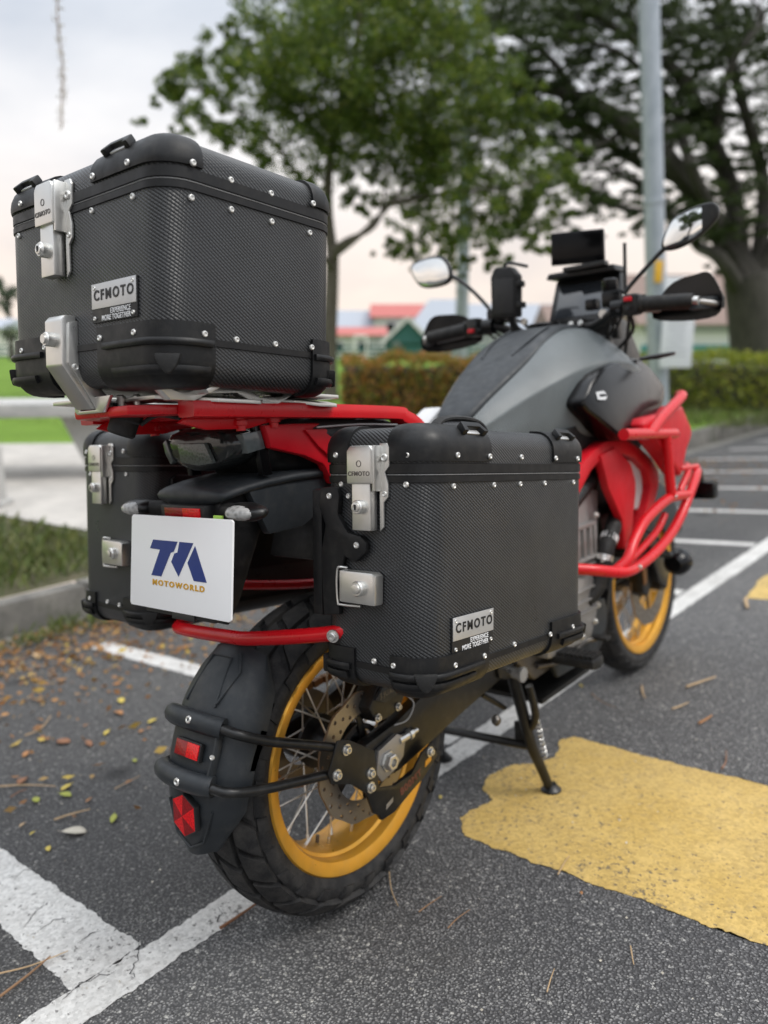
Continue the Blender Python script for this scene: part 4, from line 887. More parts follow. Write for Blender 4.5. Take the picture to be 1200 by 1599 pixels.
loft('seat', [srg(-.20, .985, .085, .94), srg(-.15, .996, .115, .94), srg(-.03, .995, .135, .93), srg(.10, .985, .145, .91), srg(.17, .955, .15, .89), srg(.22, .912, .155, .86), srg(.34, .905, .145, .86), srg(.45, .935, .11, .87), srg(.49, .955, .09, .88)], 'seat_vinyl', bike, 2)
tube('seat_seam', [(.132, -.10, .972), (.142, .0, .970), (.149, .10, .962)], .0018, 'line_grey', bike, 6, 3)
def trg(y, zt, w, zb): return [Vector((x, y, z)) for x, z in ((0, zt), (w*.8, zt), (w, zt-.012), (w, .5*(zt+zb)), (w*.75, zb), (-w*.75, zb), (-w, .5*(zt+zb)), (-w, zt-.012), (-w*.8, zt))]
loft('tail_body', [trg(-.215, .978, .088, .905), trg(-.15, .972, .100, .880), (trg(.0, .955, .115, .865)), trg(.2, .90, .13, .80), trg(.45, .87, .13, .78)], 'satin_black', bike, 1)
for s in (1, -1):
    prism('tail_panel', [(-.205, .984), (-.10, .980), (.10, .968), (.22, .93), (.20, .84), (.06, .852), (-.055, .868), (-.075, .905), (-.12, .925), (-.195, .945)], 'x', s*.098, s*.118, 'red_satin', bike, bev=.005)
    prism('tail_panel_step', [(-.12, .970), (.10, .960), (.20, .925), (.19, .862), (-.02, .876), (-.048, .905), (-.09, .938)], 'x', s*.1182, s*.124, 'red_satin', bike, bev=.004)
tl = loft('tail_light', [[Vector((x*k, y, .948+(z-.948)*k)) for x, z in ((-.072, .984), (.055, .986), (.088, .972), (.094, .945), (.060, .922), (.0, .912), (-.055, .918), (-.094, .945), (-.092, .968))] for y, k in ((-.180, 1.14), (-.225, 1.13), (-.250, 1.05), (-.260, .86))], 'lens_smoke', bike, 1)
prism('lamp_reflector', [(-.040, .962), (.034, .962), (.052, .928), (.012, .924), (-.036, .930)], 'y', -.2665, -.2585, 'lens_grey', tl, bev=.002)
prism('side_lens', [(-.244, .972), (-.205, .976), (-.198, .945), (-.236, .940)], 'x', .088, .107, 'lens_light', tl, bev=.002)
prism('side_lens', [(-.094, .964), (-.084, .970), (-.070, .932), (-.078, .926), (-.090, .945)], 'y', -.258, -.246, 'lens_light', tl, bev=.002)
for s in (1, -1): prism('lamp_bezel', [(-.215, .986), (-.195, .986), (-.185, .90), (-.205, .90)], 'x', s*.090, s*.104, 'gloss_black', bike, bev=.002)
# plate carrier
pc = loft('plate_carrier', [[Vector((x*w, y, z0+z)) for x, z in ((0, .004), (.8, 0), (1, -.010), (.95, -.030), (-.95, -.030), (-1, -.010), (-.8, 0))] for y, w, z0 in ((-.290, .098, .884), (-.275, .104, .892), (-.20, .108, .902), (-.08, .112, .905), (.06, .11, .895))], 'charcoal_plastic', bike, 1)
prism('carrier_stem', [(-.275, .872), (-.19, .885), (-.13, .87), (-.20, .80), (-.255, .70), (-.285, .66), (-.295, .67), (-.288, .80)], 'x', -.075, .075, 'black_plastic', bike, bev=.006)
prism('carrier_web', [(-.24, .89), (-.03, .90), (-.03, .84), (-.12, .80), (-.20, .80)], 'x', .080, .098, 'charcoal_plastic', bike, bev=.004)
lamp = prism('plate_lamp', [(-.06, .835), (.060, .835), (.060, .862), (-.06, .862)], 'y', -.300, -.275, 'ink_black', bike, bev=.003)
for x0, x1, mm in ((-.046, .004, 'reflector_dark'), (.004, .050, 'reflector_red')): prism('reflector_lens', [(x0, .835), (x1, .835), (x1, .858), (x0, .858)], 'y', -.3025, -.299, mm, lamp, bev=.001)
box('sticker', (.095, -.300, .842), (.022, .004, .012), 'signal_green', bike, .001)
for s in (1, -1):
    tube('signal_stalk', [(s*.075, -.268, .852), (s*.118, -.280, .853)], .0125, 'rubber_trim', bike, 10, 0)
    sg_ = loft('turn_signal', [[Vector((s*x, -.285+ry*r_, .853+rz*r_)) for ry, rz in [(math.cos(k*PI/4), .62*math.sin(k*PI/4)) for k in range(8)]] for x, r_ in ((.110, .016), (.122, .027), (.150, .029), (.178, .022), (.192, .006))], 'satin_black', bike, 1)
    loft('lens', [[Vector((s*x, -.292+ry*r_, .853+rz*r_)) for ry, rz in [(math.cos(k*PI/4), .58*math.sin(k*PI/4)) for k in range(8)]] for x, r_ in ((.117, .012), (.126, .0245), (.150, .0265), (.172, .020), (.182, .006))], 'lens_clear', sg_, 1)
lean = lambda v: (v.x+.020, v.y-(.838-v.z)*.14, .846-(.838-v.z)*.89)
pl = prism('dealer_plate', [(-.142, .668), (-.138, .664), (.129, .664), (.133, .668), (.133, .834), (.129, .838), (-.138, .838), (-.142, .834)], 'y', -.318, -.314, 'plate_white', bike, bev=.0012, bulge=lean)  # invented dealer plate for the overlay logo card, leaned to catch more sky light
prism('plate_frame', [(-.10, .655), (.09, .655), (.09, .80), (-.10, .80)], 'y', -.3135, -.306, 'ink_black', bike, bev=.002, bulge=lean)
prism('plate_strip', [(-.02, .652), (.04, .652), (.04, .6635), (-.02, .6635)], 'y', -.317, -.3136, 'ink_black', bike, bev=.001, bulge=lean)
def emb(poly): # blue emblem strokes, px of the card mapped on to the plate
    return [(-.142+(x-287)/409*.275, .838-(y-567)/408*.174) for x, y in poly]
for k, poly in enumerate(([(387, 672), (489, 672), (474, 716), (462, 722), (424, 829), (382, 829), (417, 713), (374, 711)], [(497, 672), (552, 672), (496, 820), (465, 760), (478, 722), (490, 718)], [(559, 684), (606, 829), (557, 829), (531, 757)])):
    prism('emblem', emb(poly), 'y', -.3188, -.3182, 'logo_blue', pl, bev=0, bulge=lean)
text('lettering', 'MOTOWORLD', .0125, 'logo_gold', pl, face_m((-.122+(493-287)/409*.275, -.3186-(859-567)/408*.174*.14, .846-(859-567)/408*.174*.89), (0, -1, .157)), 1.40, bold=.0005, sp=1.35)
# ---- rack
def rk(y): return 1.003-.075*(y+.15)
prism('rack_plate', [(-.075, -.425), (.075, -.425), (.110, -.39), (.135, -.30), (.142, -.10), (.142, .02), (-.142, .02), (-.142, -.10), (-.135, -.30), (-.110, -.39)], 'z', -.009, .006, 'red_paint', bike, bev=.004,
      holes=[[(.03, -.36), (.09, -.33), (.09, -.26), (.03, -.26)], [(-.09, -.36), (-.03, -.36), (-.03, -.26), (-.09, -.26)], [(-.1, -.20), (.1, -.20), (.1, -.05), (-.1, -.05)]], bulge=lambda v: (v.x, v.y, v.z+rk(v.y)))
for s in (1, -1):
    tube('rack_rail', [(s*.138, -.37, rk(-.37)-.002), (s*.140, -.10, rk(-.10)), (s*.140, .095, rk(.095)), (s*.140, .120, rk(.12)-.006), (s*.143, .158, .958), (s*.15, .19, .92)], .020, 'red_paint', bike, 12, 4, flat=.62, up=(0, 0, 1), square=True)
    prism('rack_bracket', [(-.345, rk(-.345)-.006), (-.14, rk(-.14)-.004), (-.135, .992), (-.20, .986), (-.24, .980), (-.32, .984), (-.37, .998)], 'x', s*.108, s*.118, 'red_paint', bike, bev=.003)
    for y in (-.185, -.255): lathe('rack_post', [(.958, .008), (.966, .008), (.967, .012), (.974, .012), (.976, .010), (.990, .010)], 'red_paint', bike, 12, 'z', off=(s*.118, y, .02))
lathe('bolt', [(0, .010), (.01, .010)], 'dark_steel', bike, 10, 'z', off=(.118, -.185, 1.02))
sk = lathe('socket_plug', [(0, 0), (0, .021), (.004, .024), (.026, .024), (.030, .028), (.048, .028), (.052, .02), (.052, 0)], 'rubber_trim', bike, 18, 'z'); sk.matrix_local = face_m((-.006, -.392, .986), (.25, .3, .9)) @ Matrix.Scale(.9, 4)
tube('cable', [(.02, -.37, 1.0), (.05, -.36, 1.012), (.08, -.34, 1.005)], .0035, 'rubber_trim', bike, 8, 4)
# steel base plates under the top box
def mp_(y): return 1.0285-.085*(y+.28)
pm_ = prism('mount_plate', [(-.11, -.44), (-.03, -.44), (.0, -.395), (.10, -.395), (.165, -.33), (.165, -.25), (.145, -.22), (.145, -.16), (.175, -.13), (.175, -.09), (.14, -.075), (-.17, -.075), (-.17, -.33), (-.12, -.38)], 'z', -.003, .003, 'steel', bike, bev=.001,
      holes=[[(.125, -.315), (.135, -.315), (.135, -.255), (.125, -.255)], [(-.06, -.35), (.06, -.35), (.06, -.12), (-.06, -.12)], [(-.095, -.43), (-.045, -.43), (-.045, -.424), (-.095, -.424)]], bulge=lambda v: (v.x, v.y, v.z+mp_(v.y)-.006*(1 if v.x > .15 else 0)))
prism('mount_flange', [(-.44, 1.052), (-.428, 1.053), (-.407, 1.031), (-.367, 1.028), (-.343, 1.037), (-.289, 1.036), (-.253, 1.018), (-.207, 1.015), (-.170, 1.030), (-.170, 1.036), (-.205, 1.026), (-.244, 1.028), (-.279, 1.047), (-.345, 1.050), (-.372, 1.043), (-.400, 1.045), (-.425, 1.058), (-.44, 1.058)], 'x', .140, .158, 'steel', bike, bev=.0015)
prism('mount_flange', [(-.06, 1.046), (-.06, 1.026), (-.055, 1.022), (.02, 1.022), (.045, 1.046)], 'y', -.432, -.426, 'steel', bike, bev=.001, holes=[[(-.045, 1.027), (.0, 1.027), (.0, 1.0305), (-.045, 1.0305)]])
prism('mount_rail', [(-.37, .0), (-.34, .014), (-.18, .014), (-.15, .004), (-.10, .004), (-.10, -.002), (-.155, -.002), (-.185, .008), (-.335, .008), (-.365, -.006)], 'x', .10, .19, 'steel', bike, bev=.001, bulge=lambda v: (v.x, v.y, v.z+mp_(v.y)+.006))
for x, y in ((-.02, -.40), (.0, -.385), (.02, -.40), (.04, -.385), (.12, -.20), (.12, -.28)): lathe('bolt', [(-.012, .005), (.006, .006), (.008, .004)], 'steel', bike, 10, 'z', off=(x, y, mp_(y)))
for x in (.08, -.08):
    for y in (-.30, -.15): lathe('spacer', [(-.02, .009), (-.003, .009)], 'dark_steel', bike, 10, 'z', off=(x, y, mp_(y)))
# ---- handlebar and cockpit
tube('handlebar', [(-.40, .995, 1.200), (-.27, 1.010, 1.214), (-.19, 1.035, 1.212), (-.11, 1.075, 1.180), (0, 1.08, 1.176), (.11, 1.075, 1.180), (.19, 1.035, 1.205), (.27, 1.010, 1.214), (.40, .995, 1.200)], .0125, 'satin_black', bike, 12, 5)
for s in (1, -1):
    z0 = 1.200
    gp = lathe('grip', [(0, .012), (0, .018), (.006, .019), (.13, .0185), (.134, .024), (.142, .024), (.144, .015)], 'rubber_trim', bike, 18, 'x'); gp.matrix_local = Matrix.Translation((s*.415, .993, z0)) @ Matrix.Rotation(PI if s > 0 else 0, 4, 'Z') @ Matrix.Rotation(-.115 if s > 0 else .115, 4, 'Z') @ Matrix.Rotation(-.095, 4, 'Y')
    lathe('grip_ribs', [(x_, r_) for i in range(14) for x_, r_ in ((.012+i*.008, .0186), (.013+i*.008, .0197), (.017+i*.008, .0197), (.018+i*.008, .0186))], 'rubber_trim', gp, 16, 'x')
    lathe('bar_end', [(-.014, .006), (-.014, .011), (0, .012)], 'steel', gp, 12, 'x')
    for xo, ww, r_ in ((.262, .022, .030), (.225, .030, .026)):
        box('switch_housing', (s*(xo-.012), 1.012, 1.214), (.044, .046, .056), 'satin_black', bike, .010) if xo > .24 else lathe('switch_clamp', [(-.016, .0), (-.016, .024), (.016, .024), (.016, 0)], 'gloss_black', bike, 16, 'x', off=(s*.205, 1.025, 1.212))
    box('switch_button', (s*.248, .985, 1.228 if s > 0 else 1.203), (.020, .012, .012), 'red_switch', bike, .003)
    for dx, dz in ((.0, .012), (.014, -.004), (-.012, -.006)): box('switch_button', (s*.232+dx, .986, 1.208+dz), (.009, .008, .007), 'charcoal_plastic', bike, .002)
    box('master_cylinder', (s*.185, 1.045, 1.240), (.055, .05, .045), 'gloss_black', bike, .008)
    tube('lever', [(s*.20, 1.055, 1.222), (s*.27, 1.075, 1.205), (s*.35, 1.070, 1.193), (s*.425, 1.055, 1.186)], [.009, .007, .007, .005], 'dark_steel', bike, 8, 4, flat=.7)
    gpoly = [(.275, 1.178), (.36, 1.160), (.455, 1.160), (.474, 1.190), (.470, 1.215), (.440, 1.268), (.400, 1.275), (.335, 1.264), (.292, 1.225)]
    prism('hand_guard', [(s*x, z) for x, z in smooth_poly(gpoly, 3)], 'y', 1.092, 1.098, 'gloss_black', bike, bev=.002, bulge=lambda v, s=s: (v.x, v.y-max(0, abs(v.x)-.38)**1.4*1.6+abs(v.z-1.21)*-.25, v.z))
    prism('guard_bracket', [(s*.405, .985), (s*.424, .985), (s*.436, 1.005), (s*.470, 1.060), (s*.462, 1.075), (s*.425, 1.02), (s*.405, 1.008)], 'z', 1.178, 1.208, 'charcoal_plastic', bike, bev=.003)
    for x, z in ((.452, 1.225), (.442, 1.172), (.345, 1.172)): rivet(bike, (s*x, 1.062 if x > .4 else 1.082, z), (0, -1, 0), .9)
mr = prism('mirror', smooth_poly([(.315, 1.352), (.328, 1.395), (.358, 1.428), (.445, 1.442), (.458, 1.402), (.405, 1.360), (.350, 1.343)]), 'y', 1.052, 1.068, 'satin_black', bike, bev=.006, seg=3)
prism('mirror_glass', smooth_poly([(.324, 1.356), (.334, 1.393), (.361, 1.422), (.440, 1.435), (.450, 1.403), (.402, 1.365), (.350, 1.350)]), 'y', 1.0505, 1.053, 'mirror', mr, bev=.0005, bulge=lambda v: (v.x, v.y+(v.x-.39)*.05, v.z))
tube('mirror_stem', [(.205, 1.045, 1.235), (.225, 1.050, 1.265), (.300, 1.060, 1.335), (.338, 1.062, 1.362)], [.008, .006, .006, .008], 'satin_black', bike, 8, 3)
ml = prism('mirror', smooth_poly([(-.515, 1.443), (-.455, 1.462), (-.385, 1.455), (-.355, 1.412), (-.365, 1.372), (-.430, 1.364), (-.485, 1.380)]), 'y', 1.052, 1.068, 'satin_black', bike, bev=.006, seg=3)
prism('mirror_glass', smooth_poly([(-.507, 1.439), (-.453, 1.455), (-.389, 1.448), (-.362, 1.410), (-.371, 1.378), (-.430, 1.371), (-.481, 1.385)]), 'y', 1.0505, 1.053, 'mirror', ml, bev=.0005)
tube('mirror_stem', [(-.205, 1.045, 1.235), (-.222, 1.052, 1.272), (-.300, 1.060, 1.350), (-.365, 1.062, 1.395)], [.008, .006, .006, .008], 'satin_black', bike, 8, 3)
tilt = lambda v: (v.x, v.y+(v.z-1.20)*.42, v.z)
dsh = prism('dash', [(-.060, 1.200), (.172, 1.196), (.150, 1.332), (.135, 1.340), (-.040, 1.342), (-.055, 1.33)], 'y', 1.122, 1.155, 'satin_black', bike, bev=.008, bulge=tilt)
prism('dash_screen', [(-.040, 1.218), (.148, 1.214), (.133, 1.312), (-.036, 1.316)], 'y', 1.1205, 1.123, 'screen_glass', dsh, bev=.001, bulge=tilt)
prism('dash_hood', [(-.065, 1.335), (.155, 1.330), (.150, 1.348), (-.055, 1.352)], 'y', 1.13, 1.215, 'satin_black', dsh, bev=.005)
ph = prism('phone', [(-.040, 1.372), (.128, 1.356), (.128, 1.448), (-.036, 1.466)], 'y', 1.120, 1.131, 'gloss_black', bike, bev=.005)
prism('phone_screen', [(-.034, 1.378), (.122, 1.363), (.122, 1.442), (-.030, 1.460)], 'y', 1.1185, 1.1205, 'phone_glass', ph, bev=.0006)
tube('phone_mount', [(.045, 1.135, 1.40), (.045, 1.19, 1.36), (.05, 1.21, 1.30), (.06, 1.20, 1.20)], .010, 'satin_black', bike, 8, 3)
box('mount_clamp', (.07, 1.12, 1.352), (.13, .03, .014), 'satin_black', bike, .003)
tube('antenna', [(.178, 1.14, 1.25), (.180, 1.142, 1.40)], .005, 'satin_black', bike, 8, 0)
dv = prism('device_holder', [(-.180, 1.232), (-.092, 1.225), (-.085, 1.345), (-.105, 1.372), (-.160, 1.378), (-.176, 1.352)], 'y', .995, 1.030, 'black_plastic', bike, bev=.008)
prism('device_screen', [(-.168, 1.245), (-.102, 1.240), (-.097, 1.338), (-.165, 1.345)], 'y', .9935, .9955, 'ink_black', dv, bev=.0006)
tube('device_clip', [(-.135, 1.01, 1.37), (-.12, 1.01, 1.385), (-.06, 1.015, 1.366)], .005, 'satin_black', dv, 8, 3)
for z in (1.26, 1.32): box('device_clip', (-.083, 1.01, z), (.016, .03, .018), 'black_plastic', dv, .004)
tube('device_mount', [(-.13, 1.02, 1.24), (-.125, 1.04, 1.20), (-.12, 1.07, 1.185)], .012, 'satin_black', bike, 8, 3)
for x in (-.06, .06): box('bar_clamp', (x, 1.085, 1.182), (.035, .045, .045), 'satin_black', bike, .006)
for x in (-.075, -.045, .045, .075): bolt(bike, (x, 1.062, 1.190), (0, -1, .3), .8)
tube('throttle_cable', [(.24, 1.02, 1.19), (.22, 1.08, 1.15), (.15, 1.12, 1.10), (.10, 1.10, 1.06)], .005, 'rubber_trim', bike, 8, 4)
tube('brake_hose', [(.185, 1.06, 1.235), (.19, 1.13, 1.20), (.16, 1.17, 1.10), (.13, 1.2, 1.0)], .005, 'rubber_trim', bike, 8, 4)
tube('clutch_cable', [(-.185, 1.06, 1.235), (-.15, 1.13, 1.22), (-.08, 1.16, 1.12), (-.06, 1.12, 1.05)], .005, 'rubber_trim', bike, 8, 4)
box('ignition_lock', (0, 1.09, 1.150), (.05, .05, .04), 'gloss_black', bike, .008)
# ---- inner structure
tube('subframe', [(.11, .50, .62), (.11, .20, .80), (.08, -.02, .86)], .014, 'satin_black', bike, 10, 3); tube('subframe', [(-.11, .50, .62), (-.11, .20, .80), (-.08, -.02, .86)], .014, 'satin_black', bike, 10, 3)
for s in (1, -1): tube('main_frame', [(s*.06, 1.18, 1.04), (s*.16, .95, .80), (s*.15, .62, .62), (s*.12, .55, .42)], .022, 'satin_black', bike, 10, 4)
prism('inner_fender', [(-.02, .80), (.25, .83), (.42, .70), (.40, .50), (.30, .60), (.12, .70), (-.05, .72)], 'x', -.085, .085, 'black_plastic', bike, bev=.01)
tube('muffler', [(.15, .55, .40), (.17, .40, .50), (.18, .25, .60), (.185, .02, .68)], [.03, .04, .052, .05], 'dark_steel', bike, 16, 4)
spring('shock_spring', (0, .42, .45), (0, .36, .72), .035, 8, .006, 'red_paint', bike)
# ------------------------------------------------------------------ ground
def struct(o, label=None): o['kind'] = 'structure'; return o
def lawn_z(x, y): return GORG.z - (GU.x*(x-GORG.x)+GU.y*(y-GORG.y))/GU.z
lot = struct(mesh_obj('asphalt_road', [(-2.80, -8, 0), (-300, -8, 0), (-300, -300, 0), (250, -300, 0), (250, 300, 0), (-2.80, 300, 0)], [(0, 1, 2, 3, 4, 5)], 'asphalt', smooth=False))
gx = [-2.96, -3.5, -5, -9, -20, -60, -200, -600]; gy = [-8, -4, 0, 3, 8, 20, 60, 200, 600]
lawn_o = struct(mesh_obj('lawn', [(x, y, lawn_z(x, y)-.012) for x in gx for y in gy], [(i*len(gy)+j, i*len(gy)+j+1, (i+1)*len(gy)+j+1, (i+1)*len(gy)+j) for i in range(len(gx)-1) for j in range(len(gy)-1)], 'lawn_soil', smooth=False))
rg = random.Random(3)
def ragged(p0, p1, amp, step):
    n = max(2, int((Vector(p1)-Vector(p0)).length/step)); d = Vector(p1)-Vector(p0); nn = Vector((-d.y, d.x)).normalized(); out = []; v = 0
    for i in range(n):
        v = v*.6+rg.gauss(0, amp); out.append(Vector(p0)+d*(i/n)+nn*v)
    return out
def mark(poly, mat, amp=.0017, step=.007, z=.0015, name='painted_line'):
    P = []
    for i in range(len(poly)):
        a, b = Vector(poly[i]), Vector(poly[(i+1) % len(poly)]); far = min(a.y, b.y) > 3.5
        P += ragged(a, b, amp if not far else amp, step if not far else .12)
    bm = bmesh.new(); f = bm.faces.new([bm.verts.new((p.x, p.y, z)) for p in P]); bmesh.ops.triangulate(bm, faces=[f])
    bmesh.ops.recalc_face_normals(bm, faces=bm.faces)
    if bm.faces and sum(f.normal.z for f in bm.faces) < 0: bmesh.ops.reverse_faces(bm, faces=bm.faces)
    o = bm_obj(name, bm, mat, lot, smooth=False); return o
XL = lambda y: -.128+.018*max(-1, min(4, y)); XU = lambda y: -.203+.009*max(-1, min(4, y))
mark([(XL(-3), -3), (XL(.5), .5), (XL(4), 4), (XL(4), 16), (XU(4), 16), (XU(4), 4), (XU(.5), .5), (XU(-.35), -.352), (-.215, -.37), (-.22, -.5), (XU(-3), -3)], 'white_paint')
for y, w in ((-.408, .11), (.72, .10), (2.60, .10), (3.84, .10), (5.06, .10), (6.38, .10), (7.70, .10), (9.10, .10), (10.5, .10), (11.9, .10), (13.3, .1)):
    mark([(-2.22, y-w/2), (XU(y)-.012, y-w/2-(.03 if y < 0 else 0)), (XU(y)-.012, y+w/2), (-2.22, y+w/2)], 'white_paint')
mark([(.096, .301), (.20, .296), (4.2, .288), (4.2, .885), (.62, .882), (.30, .888), (.075, .905), (.055, .86), (.095, .76), (.06, .70), (.012, .66), (-.008, .57), (.02, .50), (.07, .47), (.055, .42), (.045, .36)], 'yellow_paint', .0018, .007, name='yellow_marking')
mark([(.09, 2.62), (4.2, 2.60), (4.2, 3.2), (.085, 3.2), (.06, 3.0)], 'yellow_paint', .003, .02, name='yellow_marking')
def crack(pts, w=.0022):
    P = []; n = len(pts)
    for i, p in enumerate(pts):
        for k in range(4 if i < n-1 else 1):
            a = Vector(p).lerp(Vector(pts[min(n-1, i+1)]), k/4); P.append(a+Vector((rg.gauss(0, .004), rg.gauss(0, .004))))
    V = []; F = []
    for i, p in enumerate(P):
        t = P[min(len(P)-1, i+1)]-P[max(0, i-1)]; nn = Vector((-t.y, t.x)).normalized()*w*(.3+.7*math.sin(PI*(i+.5)/len(P)))*rg.uniform(.5, 1.3)*.5; V += [(p.x+nn.x, p.y+nn.y, .0026), (p.x-nn.x, p.y-nn.y, .0026)]
    for i in range(len(P)-1): F.append((i*2, i*2+1, i*2+3, i*2+2))
    return mesh_obj('crack', V, F, 'ink_black', lot, smooth=False)
crack([(-0.228, -0.356), (-0.19, -0.383), (-0.167, -0.407), (-0.149, -0.414)])
crack([(-0.436, -0.45), (-0.441, -0.407), (-0.408, -0.397)])
crack([(-0.469, -0.461), (-0.504, -0.424), (-0.505, -0.399)])
crack([(-0.331, -0.425), (-0.336, -0.395), (-0.334, -0.382)])
crack([(-0.18, -0.197), (-0.154, -0.209), (-0.145, -0.222)])
crack([(-0.677, -0.406), (-0.67, -0.358), (-0.617, -0.346)])
crack([(-0.213, -0.514), (-0.221, -0.472), (-0.193, -0.424)])
gut = struct(mesh_obj('gutter', [(-2.81, -8, .0045), (-2.545, -8, .0045), (-2.545, 40, .0045), (-2.81, 40, .0045)], [(0, 1, 2, 3)], 'kerb_stone', smooth=False))
kerb = struct(empty('kerb', (-2.87, 0, 0)))
for i in range(34):
    y0 = -4.5+i*.92; k = box('kerb_block', (0, y0+.45, .0), (.15+rg.uniform(-.006, .006), .905, .30), 'kerb_stone', kerb, .014); k.location = (rg.uniform(-.006, .006), 0, .020+lawn_z(-2.87, y0)-.165+rg.uniform(-.004, .004))
path = struct(mesh_obj('footpath', [(x, y, lawn_z(x, y)+.002) for x, y in ((-2.95, 2.15), (-3.96, 1.67), (-5.02, 1.50), (-9.3, 1.1), (-16, .2), (-16, 3.0), (-9.3, 3.55), (-8.2, 4.6), (-2.95, 4.9))], [tuple(range(9))], 'path_stone', smooth=False))

# ------------------------------------------------------------------ leaves, grass
def scatter(name, C, Ddir, size, mat, kind='stuff', shape='leaf', mw=None, parent=None, aspect=.45, label=None):
    """one small face per point; C (n,3) centres, Ddir (n,3) long axes, size (n,)"""
    C = np.asarray(C, 'f'); D = np.asarray(Ddir, 'f'); n = len(C); size = np.broadcast_to(np.asarray(size, 'f'), (n,))[:, None]
    D = D/np.linalg.norm(D, axis=1, keepdims=True); rnd = RNG.normal(size=(n, 3)).astype('f'); S = np.cross(D, rnd); S /= np.linalg.norm(S, axis=1, keepdims=True)+1e-9; N = np.cross(D, S)
    if shape == 'leaf':
        V = np.stack([C-D*size*.5, C+S*size*aspect*.5+N*size*.08, C+D*size*.5, C-S*size*aspect*.5+N*size*.08], 1); per = 4
    else:
        V = np.stack([C-S*size*.035, C+S*size*.035, C+D*size*.6+S*size*.02, C+D*size+S*size*.15*rnd[:, :1]], 1); per = 4
    V = V.reshape(-1, 3); me = bpy.data.meshes.new(name); me.vertices.add(n*per); me.vertices.foreach_set('co', V.astype('f').ravel())
    me.loops.add(n*per); me.loops.foreach_set('vertex_index', np.arange(n*per, dtype='i')); me.polygons.add(n); me.polygons.foreach_set('loop_start', np.arange(0, n*per, per, dtype='i'))
    me.update(calc_edges=True)
    o = fin(name, me, mat, parent, smooth=False, mw=mw)
    if kind: o['kind'] = kind
    return o
struct(mesh_obj('verge', [(x, y, lawn_z(x, y)-.006) for x, y in ((-2.96, -8), (-2.96, 2.14), (-3.95, 1.66), (-5.0, 1.49), (-6.5, 1.36), (-6.5, -8))], [(0, 1, 2, 3, 4, 5)], 'verge_soil', smooth=False))
def verge_grass():
    n = 20000; x = -2.97-RNG.gamma(1.6, .8, n); y = RNG.uniform(-1.5, 4.2, n)
    keep = (x > -7) & ~((y > 1.55-(x+3.96)*-.12) & (x < -3.3)) & ~((y > 2.0) & (x <= -2.9)); x, y = x[keep], y[keep]
    z = np.array([lawn_z(a, b) for a, b in zip(x, y)])-.006
    d = RNG.normal(size=(len(x), 3))*.55; d[:, 2] = 1
    return scatter('verge_grass', np.stack([x, y, z], 1), d, RNG.uniform(.05, .12, len(x)), 'grass_blade', shape='blade')
verge_grass()
def lawn_grass():
    n = 22000; dd = 5+RNG.gamma(1.6, 7, n); xx = RNG.uniform(-.62, .62, n)*dd
    P = [GM @ Vector((a, b, -.005)) for a, b in zip(xx, dd)]; P = np.array([(p.x, p.y, p.z) for p in P])
    k = (P[:, 0] < -3.05) & ~((P[:, 1] > .6) & (P[:, 1] < 5.0) & (P[:, 0] > -14)); P = P[k]; D = RNG.normal(size=(len(P), 3))*.5+np.array(GU)
    return scatter('lawn_grass', P, D, RNG.uniform(.05, .10, len(P)), 'grass_blade', shape='blade')
lawn_grass()
# verge behind the bike and under the right hedge, rougher and darker
def tufts():
    C = []; D = []
    for (x, y) in ((-2.60, .55), (-2.56, .9), (-2.62, .75), (-2.58, 1.3), (-2.70, .3), (-2.64, 1.1)):
        for k in range(90):
            C.append((x+rg.gauss(0, .06), y+rg.gauss(0, .10), .006)); D.append((rg.gauss(0, .6), rg.gauss(0, .6), 1))
    return scatter('weed_tufts', C, D, RNG.uniform(.03, .10, len(C)), 'grass_blade', shape='blade')
tufts()
def litter():
    n = 11000; x = -2.72+RNG.gamma(1.2, .42, n); y = RNG.uniform(-1.2, 9, n); k = (x < -.5) & (RNG.random(n) < np.clip(1.1-(y-2)*.08, .2, 1)); x, y = x[k], y[k]
    D = RNG.normal(size=(len(x), 3)); D[:, 2] *= .18
    return scatter('leaf_litter', np.stack([x, y, .010+RNG.uniform(0, .008, len(x))], 1), D, RNG.uniform(.016, .040, len(x)), 'dry_leaf', aspect=.5)
litter()
def big_litter():
    n = 260; x = -2.5+RNG.gamma(1.5, .42, n); y = RNG.uniform(-.6, 1.9, n); k = x < -.75; x, y = x[k], y[k]; D = RNG.normal(size=(len(x), 3)); D[:, 2] *= .15
    return scatter('scattered_leaves', np.stack([x, y, .010+RNG.uniform(0, .006, len(x))], 1), D, RNG.uniform(.03, .055, len(x)), 'bright_leaf', aspect=.45)
big_litter()
def grit():
    n = 1500; x = RNG.uniform(-2.6, 2.2, n); y = RNG.uniform(-.75, 3.5, n); D = RNG.normal(size=(n, 3)); D[:, 2] *= .2
    return scatter('pale_grit', np.stack([x, y, np.full(n, .0045)], 1), D, RNG.uniform(.003, .007, n), 'leaf_pale', aspect=.8)
grit()
def leaf_mesh(k):
    r_ = random.Random(k); n = 9; V = []; wv = r_.uniform(.32, .52); curl = r_.uniform(.05, .22); bend = r_.uniform(-.12, .12)
    for i in range(n):
        t = i/(n-1); w_ = wv*.5*math.sin(PI*t**.8)**.9*(1+.10*r_.uniform(-1, 1)); y = t-.5
        V += [(-w_+bend*math.sin(PI*t), y, curl*w_+.06*math.sin(PI*t)), (bend*math.sin(PI*t), y, .06*math.sin(PI*t)), (w_+bend*math.sin(PI*t), y, curl*w_*.7+.06*math.sin(PI*t)+.02)]
    F = []
    for i in range(n-1):
        for j in range(2): F.append((i*3+j, i*3+j+1, i*3+j+4, i*3+j+3))
    V += [(.0, .5, 0), (.015, .5, 0), (.03, .70, .03), (.02, .70, .03)]; b = len(V)-4; F.append((b, b+1, b+2, b+3))
    return V, F
